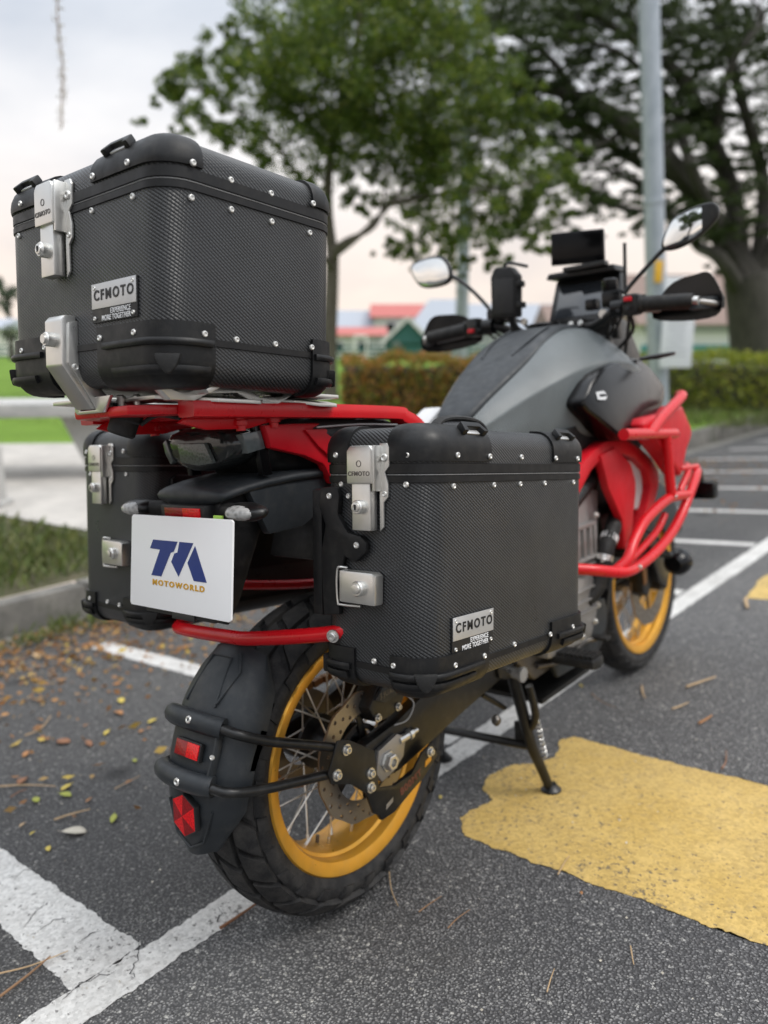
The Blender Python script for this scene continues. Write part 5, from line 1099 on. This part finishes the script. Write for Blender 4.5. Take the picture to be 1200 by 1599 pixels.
LEAFV = [leaf_mesh(k) for k in range(7)]
LM = {}
def fallen_leaf(x, y, size, ang, mat, label, k=0, group=None):
    key = (k % 7, mat)
    if key not in LM:
        o = mesh_obj('fallen_leaf', *LEAFV[k % 7], mat); sd_ = o.data; bpy.data.objects.remove(o); LM[key] = sd_
    o = bpy.data.objects.new('fallen_leaf', LM[key]); COL.objects.link(o); m_ = o.modifiers.new('solid', 'SOLIDIFY'); m_.thickness = .02
    o.location = (x, y, .006); o.scale = (size,)*3; o.rotation_euler = (rg.uniform(-.08, .08), rg.uniform(-.08, .08), ang); tag(o, label, 'leaf', group); return o
def stick(pts, r, mat, label, group=None, name='fallen_twig'):
    r *= .72
    P = [(x, y, .004+r+abs(rg.gauss(0, .002))) for x, y in pts]
    o = tube(name, P, [r, r*.8, r*.5], mat, None, 6, 4); tag(o, label, 'twig', group); return o
fallen_leaf(-0.729, -0.212, 0.064, 2.20, 'leaf_pale', 'large pale dry leaf lying below the hugger on the asphalt', 0, 'leaves fallen on the asphalt')
fallen_leaf(-0.703, -0.121, 0.047, 0.90, 'leaf_green', 'curled yellow green leaf beside the large pale leaf', 1, 'leaves fallen on the asphalt')
fallen_leaf(-0.711, -0.286, 0.025, 1.00, 'leaf_yellow', 'small yellow leaf just above the white line at left', 2, 'leaves fallen on the asphalt')
fallen_leaf(-0.818, -0.275, 0.019, 0.30, 'leaf_yellow', 'tiny yellow leaf left of the large pale leaf', 3, 'leaves fallen on the asphalt')
fallen_leaf(-0.883, -0.270, 0.025, 0.50, 'leaf_straw', 'thin straw coloured leaf near the left edge', 4, 'leaves fallen on the asphalt')
fallen_leaf(-0.980, -0.100, 0.043, 0.40, 'leaf_yellow', 'yellow leaf pair above the large pale leaf', 5, 'leaves fallen on the asphalt')
fallen_leaf(-0.938, -0.125, 0.043, 1.90, 'leaf_green', 'greenish leaf touching the yellow pair', 6, 'leaves fallen on the asphalt')
fallen_leaf(-0.984, -0.185, 0.038, 1.40, 'leaf_green', 'dull green leaf at mid left of the bay', 0, 'leaves fallen on the asphalt')
fallen_leaf(-0.852, -0.104, 0.025, 0.40, 'leaf_orange', 'small orange leaf left of the hexagonal reflector', 1, 'leaves fallen on the asphalt')
fallen_leaf(-0.955, 0.105, 0.025, 1.20, 'leaf_green', 'small green leaf left of the lower hugger tube', 2, 'leaves fallen on the asphalt')
fallen_leaf(-1.203, 0.096, 0.055, 1.30, 'leaf_brown', 'reddish brown leaf left of the upper reflector', 3, 'leaves fallen on the asphalt')
fallen_leaf(-1.229, 0.175, 0.043, 0.60, 'leaf_yellow', 'yellow leaf left of the upper hugger tube', 4, 'leaves fallen on the asphalt')
fallen_leaf(-1.176, 0.311, 0.043, 0.30, 'leaf_yellow', 'triangular yellow leaf just left of the hugger', 5, 'leaves fallen on the asphalt')
fallen_leaf(-1.132, 0.242, 0.030, 0.50, 'leaf_orange', 'orange leaf below the triangular yellow leaf', 6, 'leaves fallen on the asphalt')
fallen_leaf(-1.451, 0.364, 0.051, 1.10, 'leaf_yellow', 'long yellow leaf below the far bay line', 0, 'leaves fallen on the asphalt')
fallen_leaf(-1.349, 0.288, 0.060, 1.50, 'leaf_orange', 'long orange leaf below the long yellow leaf', 1, 'leaves fallen on the asphalt')
fallen_leaf(-1.295, 0.059, 0.060, 1.80, 'leaf_brown', 'curled brown leaf at the left of the bay', 2, 'leaves fallen on the asphalt')
fallen_leaf(-2.325, 0.476, 0.085, 1.40, 'leaf_straw', 'broad tan leaf lying at the gutter edge', 3, 'leaves fallen on the asphalt')
fallen_leaf(-1.352, 0.169, 0.025, 0.20, 'leaf_orange', 'small orange leaf among the litter left of the hugger', 4, 'leaves fallen on the asphalt')
fallen_leaf(-1.314, -0.058, 0.043, 0.90, 'leaf_orange', 'orange leaf by the left edge halfway down', 5, 'leaves fallen on the asphalt')
fallen_leaf(-1.135, -0.151, 0.051, 0.70, 'leaf_brown', 'rusty leaf cluster piece near the left edge', 6, 'leaves fallen on the asphalt')
fallen_leaf(-0.048, 0.407, 0.021, 0.80, 'leaf_yellow', 'small yellow leaf right of the rear tyre', 1, 'leaves fallen on the asphalt')
fallen_leaf(0.415, 0.248, 0.012, 0.40, 'leaf_orange', 'tiny orange leaf below the yellow marking edge', 2, 'leaves fallen on the asphalt')
fallen_leaf(-0.075, 1.269, 0.025, 0.90, 'leaf_yellow', 'yellow leaf behind the centre stand foot', 3, 'leaves fallen on the asphalt')
stick([(-0.309, -0.583), (-0.319, -0.526), (-0.33, -0.477)], 0.0040, 'twig', 'long brown twig at the lower left across the white line', 'twigs fallen on the asphalt')
stick([(-0.37, -0.557), (-0.341, -0.509), (-0.314, -0.45)], 0.0025, 'leaf_straw', 'thin straw crossing the bottom left corner of the bay', 'twigs fallen on the asphalt')
stick([(-0.118, -0.238), (-0.117, -0.196), (-0.115, -0.149)], 0.0050, 'leaf_brown', 'brown stick lying on the white line by the rear tyre', 'twigs fallen on the asphalt')
stick([(-1.156, -0.208), (-1.096, -0.162), (-1.007, -0.117)], 0.0035, 'leaf_straw', 'straw twig at the left edge beside the rusty leaf', 'twigs fallen on the asphalt')
stick([(-0.83, -0.212), (-0.819, -0.175), (-0.795, -0.131)], 0.0040, 'leaf_straw', 'pale straw piece above the large pale leaf', 'twigs fallen on the asphalt')
stick([(-1.457, 0.01), (-1.47, 0.071), (-1.553, 0.147)], 0.0030, 'leaf_straw', 'bent straw twig in the litter at left', 'twigs fallen on the asphalt')
stick([(0.039, 0.096), (0.085, 0.047), (0.133, 0.01)], 0.0020, 'leaf_straw', 'thin straw standing alone right of the rear tyre', 'twigs fallen on the asphalt')
stick([(0.177, 0.021), (0.18, 0.053), (0.187, 0.084)], 0.0020, 'twig', 'short brown twig right of the rear tyre', 'twigs fallen on the asphalt')
stick([(0.348, 0.276), (0.341, 0.319), (0.338, 0.35)], 0.0020, 'leaf_straw', 'straw lying across the near edge of the yellow marking', 'twigs fallen on the asphalt')
stick([(0.553, 0.156), (0.567, 0.13), (0.576, 0.114)], 0.0018, 'leaf_straw', 'upright straw near the bottom right', 'twigs fallen on the asphalt')
stick([(0.483, -0.026), (0.474, 0.002), (0.468, 0.029)], 0.0018, 'leaf_straw', 'straw near the bottom below the yellow marking', 'twigs fallen on the asphalt')
stick([(0.254, 0.011), (0.253, 0.044), (0.258, 0.081)], 0.0018, 'twig', 'fine twig between tyre and yellow marking', 'twigs fallen on the asphalt')
stick([(0.229, 1.413), (0.258, 1.468), (0.283, 1.541)], 0.0060, 'leaf_straw', 'straw coloured pod lying on the road at right', 'twigs fallen on the asphalt')
stick([(0.355, 1.147), (0.362, 1.183), (0.369, 1.219)], 0.0060, 'leaf_orange', 'short orange twig beyond the yellow marking', 'twigs fallen on the asphalt')
stick([(0.104, 1.352), (0.127, 1.3), (0.151, 1.258)], 0.0050, 'leaf_straw', 'small curved straw beyond the centre stand', 'twigs fallen on the asphalt')
stick([(0.254, 1.21), (0.267, 1.24), (0.277, 1.291)], 0.0040, 'leaf_straw', 'short straw left of the orange twig', 'twigs fallen on the asphalt')
stick([(0.491, 0.902), (0.486, 0.953), (0.468, 1.016)], 0.0030, 'leaf_brown', 'curved brown twig at the far edge of the yellow marking', 'twigs fallen on the asphalt')
stick([(-0.016, 1.222), (0.042, 1.173), (0.101, 1.147)], 0.0020, 'twig', 'fine dark twig behind the yellow marking', 'twigs fallen on the asphalt')
stick([(0.11, 2.547), (0.135, 2.465), (0.158, 2.397)], 0.0120, 'leaf_straw', 'tan pod on the road at the right edge', 'twigs fallen on the asphalt')
stick([(-1.055, -0.221), (-1.073, -0.191), (-1.069, -0.171)], 0.0030, 'leaf_brown', 'small brown twig near the left edge', 'twigs fallen on the asphalt')
stick([(-0.844, -0.03), (-0.846, 0.011), (-0.851, 0.056)], 0.0020, 'leaf_straw', 'faint straw left of the hexagonal reflector', 'twigs fallen on the asphalt')
# ------------------------------------------------------------------ trees
def limb(pts, r0, r1, seg=9, sm=5):
    P = cat_rom(pts, sm); n = len(P); V, F = tube_geo(P, [r0+(r1-r0)*(i/(n-1))**.8 for i in range(n)], seg); return V, F
def jitter(p, s): return Vector(p)+Vector((rg.gauss(0, s), rg.gauss(0, s), rg.gauss(0, s)))
def crown_points(lobes, per, flat=1.0):
    C = []; D = []
    for (c, rx, ry, rz, dens) in lobes:
        n = int(per*dens*rx*rz/.8); d = RNG.normal(size=(n, 3)); d /= np.linalg.norm(d, axis=1, keepdims=True); rr = RNG.random(n)**.42
        # sub-clumps so that light and gaps show through
        nc = max(6, n//46); cc = RNG.normal(size=(nc, 3)); cc /= np.linalg.norm(cc, axis=1, keepdims=True); cc *= (RNG.random(nc)**.4)[:, None]
        p = cc[RNG.integers(0, nc, n)]+d*rr[:, None]*.22
        C.append(p*np.array([rx, ry, rz])+np.array(c)); D.append(RNG.normal(size=(n, 3))+np.array([0, 0, -.5]))
    return np.concatenate(C), np.concatenate(D)
# young broadleaf tree behind the top box
d0 = 19.0
tree = empty('broadleaf_tree', label='young leafy broadleaf tree with a slim trunk just right of the top box', cat='tree'); tree.matrix_world = GM
gt = [limb([(spot(516, 600, d0).x, d0, -.1), spot(515, 540, d0), spot(518, 460, d0), spot(520, 390, d0)], .20, .15), limb([spot(520, 400, d0), spot(512, 320, d0), spot(520, 220, d0), spot(555, 90, d0), spot(570, -60, d0)], .15, .05)]
for pts in (((520, 400), (560, 365), (610, 320), (670, 250), (740, 200)), ((521, 395), (540, 380), (590, 350), (600, 300), (610, 180)), ((514, 330), (470, 280), (420, 210), (330, 150), (280, 140)), ((518, 250), (470, 170), (430, 60)), ((610, 320), (690, 310), (780, 290), (850, 280)), ((540, 130), (640, 60), (720, 30)), ((516, 420), (505, 405), (480, 395))):
    gt.append(limb([jitter(spot(u, v, d0+rg.uniform(-.6, .6)), .05) for u, v in pts], .085, .02, 7, 4))
multi('trunk', gt, 'bark_light', tree)
lob = []
for u, v, r in ((300, 150, 45), (345, 105, 50), (330, 190, 40), (395, 150, 62), (440, 90, 75), (470, 20, 80), (455, 215, 62), (520, 110, 95), (560, 10, 100), (540, 215, 70), (480, 300, 38), (620, 90, 95), (660, 10, 80), (610, 210, 85), (690, 150, 80), (680, 250, 85), (740, 70, 45), (760, 240, 72), (730, 320, 62), (800, 300, 58), (820, 220, 45), (855, 265, 48), (800, 360, 40), (700, 375, 34), (640, 320, 50), (280, 205, 20), (215, 190, 14), (880, 320, 26), (560, 285, 45), (600, 390, 18), (740, 395, 22), (500, -90, 90), (640, -100, 90), (270, 130, 26), (255, 150, 18), (840, 345, 40), (780, 400, 30), (700, 410, 24), (660, 370, 40), (890, 240, 30), (905, 290, 22), (400, 60, 50), (350, 60, 24), (760, 150, 60), (830, 160, 40), (385, 215, 34), (620, 385, 22), (720, 430, 16), (790, 430, 14), (850, 390, 26), (760, 340, 44), (690, 200, 70), (470, 150, 60), (580, 160, 80), (420, 250, 26), (310, 110, 34), (650, 420, 12), (570, 330, 26)):
    c = spot(u, v, d0+rg.uniform(-1.2, 1.2)); k = d0/FPX; lob.append(((c.x, c.y, c.z), r*k*1.05, r*k*1.2, r*k*.95, 1.0 if r > 40 else 1.2))
C, D = crown_points(lob, 1650); scatter('crown', C, D, RNG.uniform(.07, .145, len(C)), 'leaf_tree', kind=None, parent=tree, aspect=.5)
# spreading rain tree on the right
d1 = 27.0
rain = empty('rain_tree', label='huge spreading tree with dark arching limbs at the right edge', cat='tree'); rain.matrix_world = GM
gt = [limb([(spot(1196, 600, d1).x, d1, -.2), spot(1186, 560, d1), spot(1175, 480, d1), spot(1165, 430, d1)], 1.05, .72, 12), limb([(spot(1196, 590, d1).x+.6, d1, -.1), spot(1200, 540, d1), spot(1215, 480, d1)], .7, .5, 10)]
LB = (((1168, 440), (1120, 350), (1062, 275), (985, 195), (900, 148), (800, 118), (690, 95), (560, 60)), ((1165, 440), (1140, 310), (1112, 210), (1062, 122), (1000, 62), (930, 20), (850, -30)), ((1062, 275), (985, 245), (905, 196), (830, 172), (760, 170)),
      ((1180, 440), (1192, 290), (1160, 150), (1125, 10), (1110, -80)), ((1165, 460), (1125, 412), (1092, 385), (1045, 345), (975, 322), (915, 310)), ((1112, 210), (1150, 110), (1190, 30)), ((1120, 350), (1085, 250), (1040, 160), (960, 90), (880, 60)),
      ((1190, 430), (1240, 330), (1300, 200)), ((985, 195), (930, 230), (860, 225)), ((1045, 345), (1010, 290), (940, 270)), ((900, 148), (860, 100), (800, 60), (740, 30)))
tips = []
for i, pts in enumerate(LB):
    P = [jitter(spot(u, v, d1+rg.uniform(-1.5, 1.5)*(j > 0)), .08) for j, (u, v) in enumerate(pts)]; gt.append(limb(P, (.50, .40, .22, .34, .30, .2, .24, .3, .14, .16, .15)[i], .05, 8, 4))
    for q in cat_rom(P, 6)[5:]: tips.append(q)
for k in range(60):
    a = rg.choice(tips); b = a+Vector((rg.uniform(-2.2, 1.6), rg.uniform(-1, 1), rg.uniform(.2, 1.6))); gt.append(limb([a, a.lerp(b, .5)+Vector((0, 0, .15)), b], .06, .02, 5, 3)); tips.append(b)
multi('trunk', gt, 'bark_dark', rain)
lob = []
for k in range(195):
    a = rg.choice(tips); c = a+Vector((rg.gauss(0, .9), rg.gauss(0, 1.2), rg.uniform(.0, 1.3)))
    lob.append(((c.x, c.y, c.z), rg.uniform(.7, 1.5), rg.uniform(.8, 1.6), rg.uniform(.13, .34), 1.25))
for u, v, r in ((900, 400, 18), (930, 330, 34), (960, 300, 40), (880, 350, 30), (990, 360, 22), (1040, 310, 30), (860, 20, 60), (960, 10, 60), (1060, 20, 60), (1150, 60, 60), (1180, 160, 50), (800, 40, 50), (1190, 350, 40), (1180, 240, 40), (1000, 140, 36), (1090, 150, 36), (1120, 420, 22), (920, 250, 34), (830, 120, 40), (720, 60, 50), (760, 110, 50), (800, 170, 46), (850, 210, 44), (680, 20, 50), (900, 90, 50), (980, 200, 36), (1060, 220, 36), (1150, 300, 40), (760, 10, 60), (930, 380, 20), (1010, 20, 50), (1110, 100, 44), (870, 290, 36), (1080, 340, 26)):
    c = spot(u, v, d1+rg.uniform(-1, 1)); k = d1/FPX; lob.append(((c.x, c.y, c.z), r*k*1.5, r*k*1.5, r*k*.6, 1.1))
C, D = crown_points(lob, 950); scatter('crown', C, D, RNG.uniform(.08, .17, len(C)), 'leaf_rain', kind=None, parent=rain, aspect=.5)
# hanging vine, top left
vine = empty('hanging_vine', label='thin bare aerial vine hanging in the sky above the top box', cat='vine'); vine.matrix_world = GM
vp = [spot(93+3*math.sin(i*.7)+(8 if i > 9 else 0)*(i-9)/8, -120+i*20, 7.0) for i in range(17)]
vp = [spot(84, -1100, 7), spot(95, -700, 7), spot(88, -400, 7), spot(95, -220, 7)]+vp
V, F = tube_geo(cat_rom(vp, 4), .006, 6); mesh_obj('stem', V, F, 'twig', vine)
C = []; D = []
for q in cat_rom(vp, 9): 
    for _ in range(2): C.append(tuple(q+Vector((rg.gauss(0, .018), rg.gauss(0, .018), rg.gauss(0, .02))))); D.append((rg.gauss(0, 1), rg.gauss(0, 1), -1))
scatter('leaves', C, D, RNG.uniform(.015, .04, len(C)), 'leaf_pale', kind=None, parent=vine)
# hedges
def hedge(name, label, x0, x1, dd, depth, h, mat, n):
    o = empty(name, label=label, cat='hedge', group=None); o.matrix_world = GM
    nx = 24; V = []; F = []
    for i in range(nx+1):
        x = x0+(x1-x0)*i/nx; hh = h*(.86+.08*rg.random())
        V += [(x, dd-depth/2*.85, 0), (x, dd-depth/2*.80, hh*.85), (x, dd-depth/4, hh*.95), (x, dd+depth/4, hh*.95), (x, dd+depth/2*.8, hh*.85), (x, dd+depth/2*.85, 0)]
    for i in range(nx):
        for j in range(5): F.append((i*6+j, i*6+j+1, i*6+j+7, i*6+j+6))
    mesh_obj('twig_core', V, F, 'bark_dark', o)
    x = RNG.uniform(x0-.05, x1+.05, n); y = dd+RNG.uniform(-.5, .5, n)*depth; z = RNG.uniform(.02, 1, n)*h
    k = RNG.random(n); y = np.where(k < .55, dd-depth/2+RNG.normal(0, .07, n), y); z = np.where(k > .55, h+RNG.normal(0, .05, n)+.05*np.sin(x*3.1)+.04*np.sin(x*7.7), z)
    scatter('foliage', np.stack([x, y, z], 1), RNG.normal(size=(n, 3)), RNG.uniform(.05, .12, n), mat, kind=None, parent=o, aspect=.55); return o
hedge('hedge', 'clipped hedge with reddish orange leaves behind the top of the right case', -.75, 4.2, 15.0, 1.2, 1.02, 'leaf_hedge_red', 9000)
hedge('hedge', 'clipped yellow green hedge at the right edge below the white sign', 5.2, 16, 16.0, 1.2, 1.05, 'leaf_hedge_green', 14000)
# low green bank under the right hedge
bank = tag(scatter('bank_grass', [tuple(GM @ Vector((rg.uniform(3.5, 14), rg.uniform(12.2, 15.5), 0))) for _ in range(9000)], RNG.normal(size=(9000, 3))*.6+np.array(GU), RNG.uniform(.08, .18, 9000), 'grass_blade', shape='blade'), 'rough grass between the right hedge and the kerb', 'grass')
# ------------------------------------------------------------------ posts and signs
def post(name, label, cat_, a, b, r0, r1, group=None):
    o = empty(name, label=label, cat=cat_, group=group); o.matrix_world = GM; tube('pole', [a, Vector(a).lerp(Vector(b), .5), b], [r0, (r0+r1)/2, r1], 'galvanised', o, 16, 0)
    lathe('base_flange', [(0, r0*1.9), (.03, r0*1.9), (.035, r0*1.2), (.16, r0*1.15)], 'galvanised', o, 16, 'z', off=(a[0], a[1], -.01))
    for t in (.22, .45): p = Vector(a).lerp(Vector(b), t); lathe('collar', [(-.03, r0*1.0), (-.03, r0*1.06), (.03, r0*1.06), (.03, r0*1.0)], 'galvanised', o, 16, 'z', off=p)
    return o
p1 = post('lamp_post', 'tall grey galvanised lamp post carrying a yellow tag and white sign', 'lamp post', (spot(1034, 600, 13.2).x, 13.2, 0), tuple(spot(1010, -160, 13.2)), .165, .155)
c = spot(1029, 424, 13.0); box('tag_plate', (c.x, 13.0, c.z), (.13, .012, .34), 'sign_yellow', p1, .004)
s1 = empty('notice_board', label='white notice board fixed below the yellow tag on the lamp post', cat='sign'); s1.matrix_world = GM
a, b = spot(1040, 432, 12.9), spot(1079, 574, 12.9)
box('board', ((a.x+b.x)/2, 12.9, (a.z+b.z)/2), (b.x-a.x, .02, a.z-b.z), 'sign_white', s1, .006)
for k in range(9): box('print_line', ((a.x+b.x)/2-.02, 12.887, a.z-.55-k*.085), ((b.x-a.x)*rg.uniform(.45, .7), .004, .022), 'sign_print', s1, 0)
prism('print_mark', [(a.x+.10, a.z-.25), (a.x+.16, a.z-.30), (a.x+.15, a.z-.5), (a.x+.11, a.z-.45)], 'y', 12.884, 12.888, 'sign_yellow', s1, bev=0)
tube('bracket', [((a.x+.02), 12.95, a.z-.3), (a.x-.12, 13.1, a.z-.3)], .02, 'galvanised', s1, 6, 0)
p2 = post('lamp_post', 'slimmer distant lamp post showing through the leaves above the left mirror', 'lamp post', (spot(719, 600, 24).x, 24, 0), tuple(spot(737, -150, 24)), .20, .15)
# ------------------------------------------------------------------ bench table, stub post
bt = empty('concrete_table', label='pale concrete slab table standing on the path behind the left case', cat='table'); bt.matrix_world = GM
zt = spot(60, 628, 7.4).z
prism('slab', [(-4.6, 7.0), (-2.05, 7.35), (-2.0, 8.2), (-4.6, 7.9)], 'z', zt-.13, zt, 'bench_stone', bt, bev=.02)
prism('leg', [(-3.12, zt-.128), (-2.2, zt-.128), (-2.35, 0), (-2.85, 0)], 'y', 7.45, 7.75, 'bench_stone', bt, bev=.02)
prism('leg', [(-4.5, zt-.128), (-3.95, zt-.128), (-4.05, 0), (-4.4, 0)], 'y', 7.3, 7.6, 'bench_stone', bt, bev=.02)
sp = empty('stub_post', label='short grey concrete post cut off by the left edge', cat='post'); sp.matrix_world = GM
q = spot(2, 770, 6.1); box('post_body', (q.x-.05, 6.1, .20), (.13, .13, .56), 'bench_stone', sp, .015); box('post_foot', (q.x-.05, 6.1, .02), (.2, .2, .05), 'bench_stone', sp, .01)
# ------------------------------------------------------------------ far side of the field
def building(name, label, x0, x1, dd, depth, h, roof, rh, wmat, rmat, wins=(), over=.5, trim=None, kind='gable'):
    o = empty(name, label=label, cat='building'); o.matrix_world = GM
    box('wall', ((x0+x1)/2, dd+depth/2, h/2), (x1-x0, depth, h), wmat, o, 0)
    y0, y1 = dd-over, dd+depth+over; a, b = x0-over, x1+over
    if kind == 'gable': poly = [(a, h), (b, h), ((a+b)/2, h+rh)]; prism('roof', poly, 'y', y0, y1, rmat, o, bev=0)
    elif kind == 'side': prism('roof', [(y0, h), (y1, h), ((y0+y1)/2, h+rh)], 'x', a, b, rmat, o, bev=0)
    else:
        m = (a+b)/2; hw = (b-a)*.18; V = [(a, y0, h), (b, y0, h), (b, y1, h), (a, y1, h), (m-hw, (y0+y1)/2, h+rh), (m+hw, (y0+y1)/2, h+rh)]
        mesh_obj('roof', V, [(0, 1, 5, 4), (1, 2, 5), (2, 3, 4, 5), (3, 0, 4), (0, 3, 2, 1)], rmat, o, smooth=False)
    for (wx, wz, ww, wh) in wins:
        f_ = box('window', (wx, dd-.03, wz), (ww, .10, wh), 'ink_white', o, 0); box('pane', (wx, dd-.09, wz), (ww*.82, .04, wh*.82), 'screen_glass', f_, 0)
    if trim: 
        for (tz, th, mm) in trim: box('trim', ((x0+x1)/2, dd-.08, tz), (x1-x0+.05, .12, th), mm, o, 0)
    return o
def xx(u, d): return (u-600)/FPX*d*1.02
building('house', 'two storey white house with a red roof across the field', xx(585, 95), xx(668, 95), 95, 8, 4.6, 'side', 1.7, 'wall_white', 'roof_red', [(xx(610, 95), 3.4, 1.2, 1.3), (xx(640, 95), 3.4, 1.2, 1.3), (xx(625, 95), 1.4, 1.4, 1.6)], kind='side')
building('house', 'pale house with a broad grey hipped roof across the field', xx(640, 86), xx(745, 86), 86, 9, 2.8, 'hip', 3.6, 'wall_grey', 'roof_grey', [(xx(690, 86), 1.6, 1.4, 1.3), (xx(725, 86), 1.6, 1.4, 1.3)], kind='hip')
building('pavilion', 'low pavilion with a dark teal gable across the field', xx(602, 76), xx(668, 76), 76, 6, 1.5, 'gable', 2.2, 'roof_teal', 'roof_teal', [], over=.4)
pv = bpy.data.objects['pavilion']; a, m_, b = xx(596, 76), xx(635, 76), xx(674, 76)
for p, q in (((a, 75.4, 1.45), (m_, 75.4, 3.85)), ((b, 75.4, 1.45), (m_, 75.4, 3.85))): tube('bargeboard', [p, q], .22, 'wall_white', pv, 4, 0)
building('shelter', 'long low shelter with a red awning left of the pavilion', xx(505, 82), xx(598, 82), 82, 5, 2.3, 'side', .9, 'wall_white', 'roof_red', [(xx(530, 82), 1.1, 1.5, 1.2), (xx(570, 82), 1.1, 1.5, 1.2)], kind='side')
building('house', 'white house with a blue grey roof at the left of the shelter', xx(480, 96), xx(580, 96), 96, 8, 3.4, 'side', 2.2, 'wall_white', 'roof_grey', [(xx(540, 96), 2.2, 1.3, 1.2), (xx(560, 96), 2.2, 1.3, 1.2)], kind='side')
building('house', 'grey roofed house partly hidden by the left mirror stem', xx(735, 100), xx(860, 100), 100, 9, 3.2, 'side', 3.4, 'wall_grey', 'roof_grey', [(xx(770, 100), 1.8, 1.4, 1.3)], kind='side')
building('sports_hall', 'long white hall with a teal stripe behind the right hedge', xx(985, 52), xx(1260, 52), 52, 10, 2.6, 'side', 3.6, 'wall_white', 'roof_brown', [(xx(1115, 52), .9, 2.0, .7)], kind='side', trim=[(1.05, .55, 'teal_trim'), (2.3, .3, 'wall_grey')])
building('house', 'pale house at the far left edge beyond the lawn', xx(-90, 90), xx(28, 90), 90, 8, 3.2, 'side', 1.2, 'wall_white', 'roof_grey', [(xx(8, 90), 1.7, 1.5, 1.3)], kind='side')
building('house', 'cream house with a brown roof behind the dashboard', xx(850, 90), xx(1000, 90), 90, 9, 3.6, 'side', 2.4, 'wall_white', 'roof_brown', [(xx(880, 90), 1.9, 1.4, 1.2), (xx(940, 90), 1.9, 1.4, 1.2)], kind='side')
gl = empty('goal_frame', label='white football goal frame on the field', cat='goal'); gl.matrix_world = GM
g0, g1, gh = xx(556, 62), xx(574, 62), 2.0
tube('goal_tube', [(g0, 62, 0), (g0, 62, gh)], .10, 'wall_white', gl, 8, 0); tube('goal_tube', [(g1, 62, 0), (g1, 62, gh)], .10, 'wall_white', gl, 8, 0); tube('goal_tube', [(g0, 62, gh), (g1, 62, gh)], .10, 'wall_white', gl, 8, 0)
fc_ = empty('field_fence', label='low dark green fence along the far edge of the field', cat='fence'); fc_.matrix_world = GM
for k in range(46):
    x = -50+k*2.4; tube('fence_post', [(x, 71, 0), (x, 71, 1.25)], .06, 'roof_teal', fc_, 6, 0)
for z in (.35, .75, 1.15): box('fence_rail', (5, 71, z), (112, .07, .16), 'roof_teal', fc_, 0)
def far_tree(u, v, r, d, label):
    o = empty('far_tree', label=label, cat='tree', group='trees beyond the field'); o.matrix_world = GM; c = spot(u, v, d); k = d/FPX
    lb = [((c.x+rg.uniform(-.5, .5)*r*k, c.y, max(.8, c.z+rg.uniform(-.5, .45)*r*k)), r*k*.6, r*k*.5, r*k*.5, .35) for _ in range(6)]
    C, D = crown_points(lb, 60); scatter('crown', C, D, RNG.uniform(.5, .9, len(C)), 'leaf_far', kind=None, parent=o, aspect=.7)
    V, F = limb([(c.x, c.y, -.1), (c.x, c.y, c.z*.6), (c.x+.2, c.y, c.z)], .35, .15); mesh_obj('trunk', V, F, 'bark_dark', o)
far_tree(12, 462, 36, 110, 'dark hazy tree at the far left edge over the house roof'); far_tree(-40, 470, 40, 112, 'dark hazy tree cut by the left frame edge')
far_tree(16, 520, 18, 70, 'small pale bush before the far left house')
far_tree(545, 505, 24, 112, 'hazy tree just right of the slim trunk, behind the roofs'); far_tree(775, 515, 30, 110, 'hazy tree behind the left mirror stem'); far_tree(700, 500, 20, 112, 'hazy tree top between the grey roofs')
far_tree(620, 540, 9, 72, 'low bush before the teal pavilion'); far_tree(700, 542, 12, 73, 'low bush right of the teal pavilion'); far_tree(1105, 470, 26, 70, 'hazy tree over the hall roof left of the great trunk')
# the rear view in the mirrors: two broad trees behind the place the photograph was taken from
def back_tree(x, y, h, r, label, seed):
    rr = random.Random(seed); o = empty('broadleaf_tree', (x, y, 0), (0, 0, 0), label, 'tree', None)
    gt = [limb([(0, 0, -.1), (.05, .02, h*.25), (.1, -.05, h*.5)], .28, .2)]; lb = []
    for k in range(9):
        a = k*2*PI/9+rr.uniform(-.2, .2); q = Vector((math.cos(a)*r*rr.uniform(.4, .8), math.sin(a)*r*rr.uniform(.4, .8), h*rr.uniform(.55, .95)))
        gt.append(limb([(.1, -.05, h*.45), q*.5+Vector((0, 0, h*.3)), q], .12, .03, 6, 3)); lb.append((tuple(q), r*.45, r*.45, r*.32, 1))
    multi('trunk', gt, 'bark_dark', o); C, D = crown_points(lb, 330); scatter('crown', C, D, RNG.uniform(.2, .36, len(C)), 'leaf_rain', kind=None, parent=o, aspect=.55)
back_tree(-2.2, -15, 8.5, 4.5, 'leafy tree seen only in the right mirror, behind the photographer', 5)
back_tree(5.5, -17, 9, 4.5, 'second leafy tree seen only in the mirrors, behind the photographer', 9)
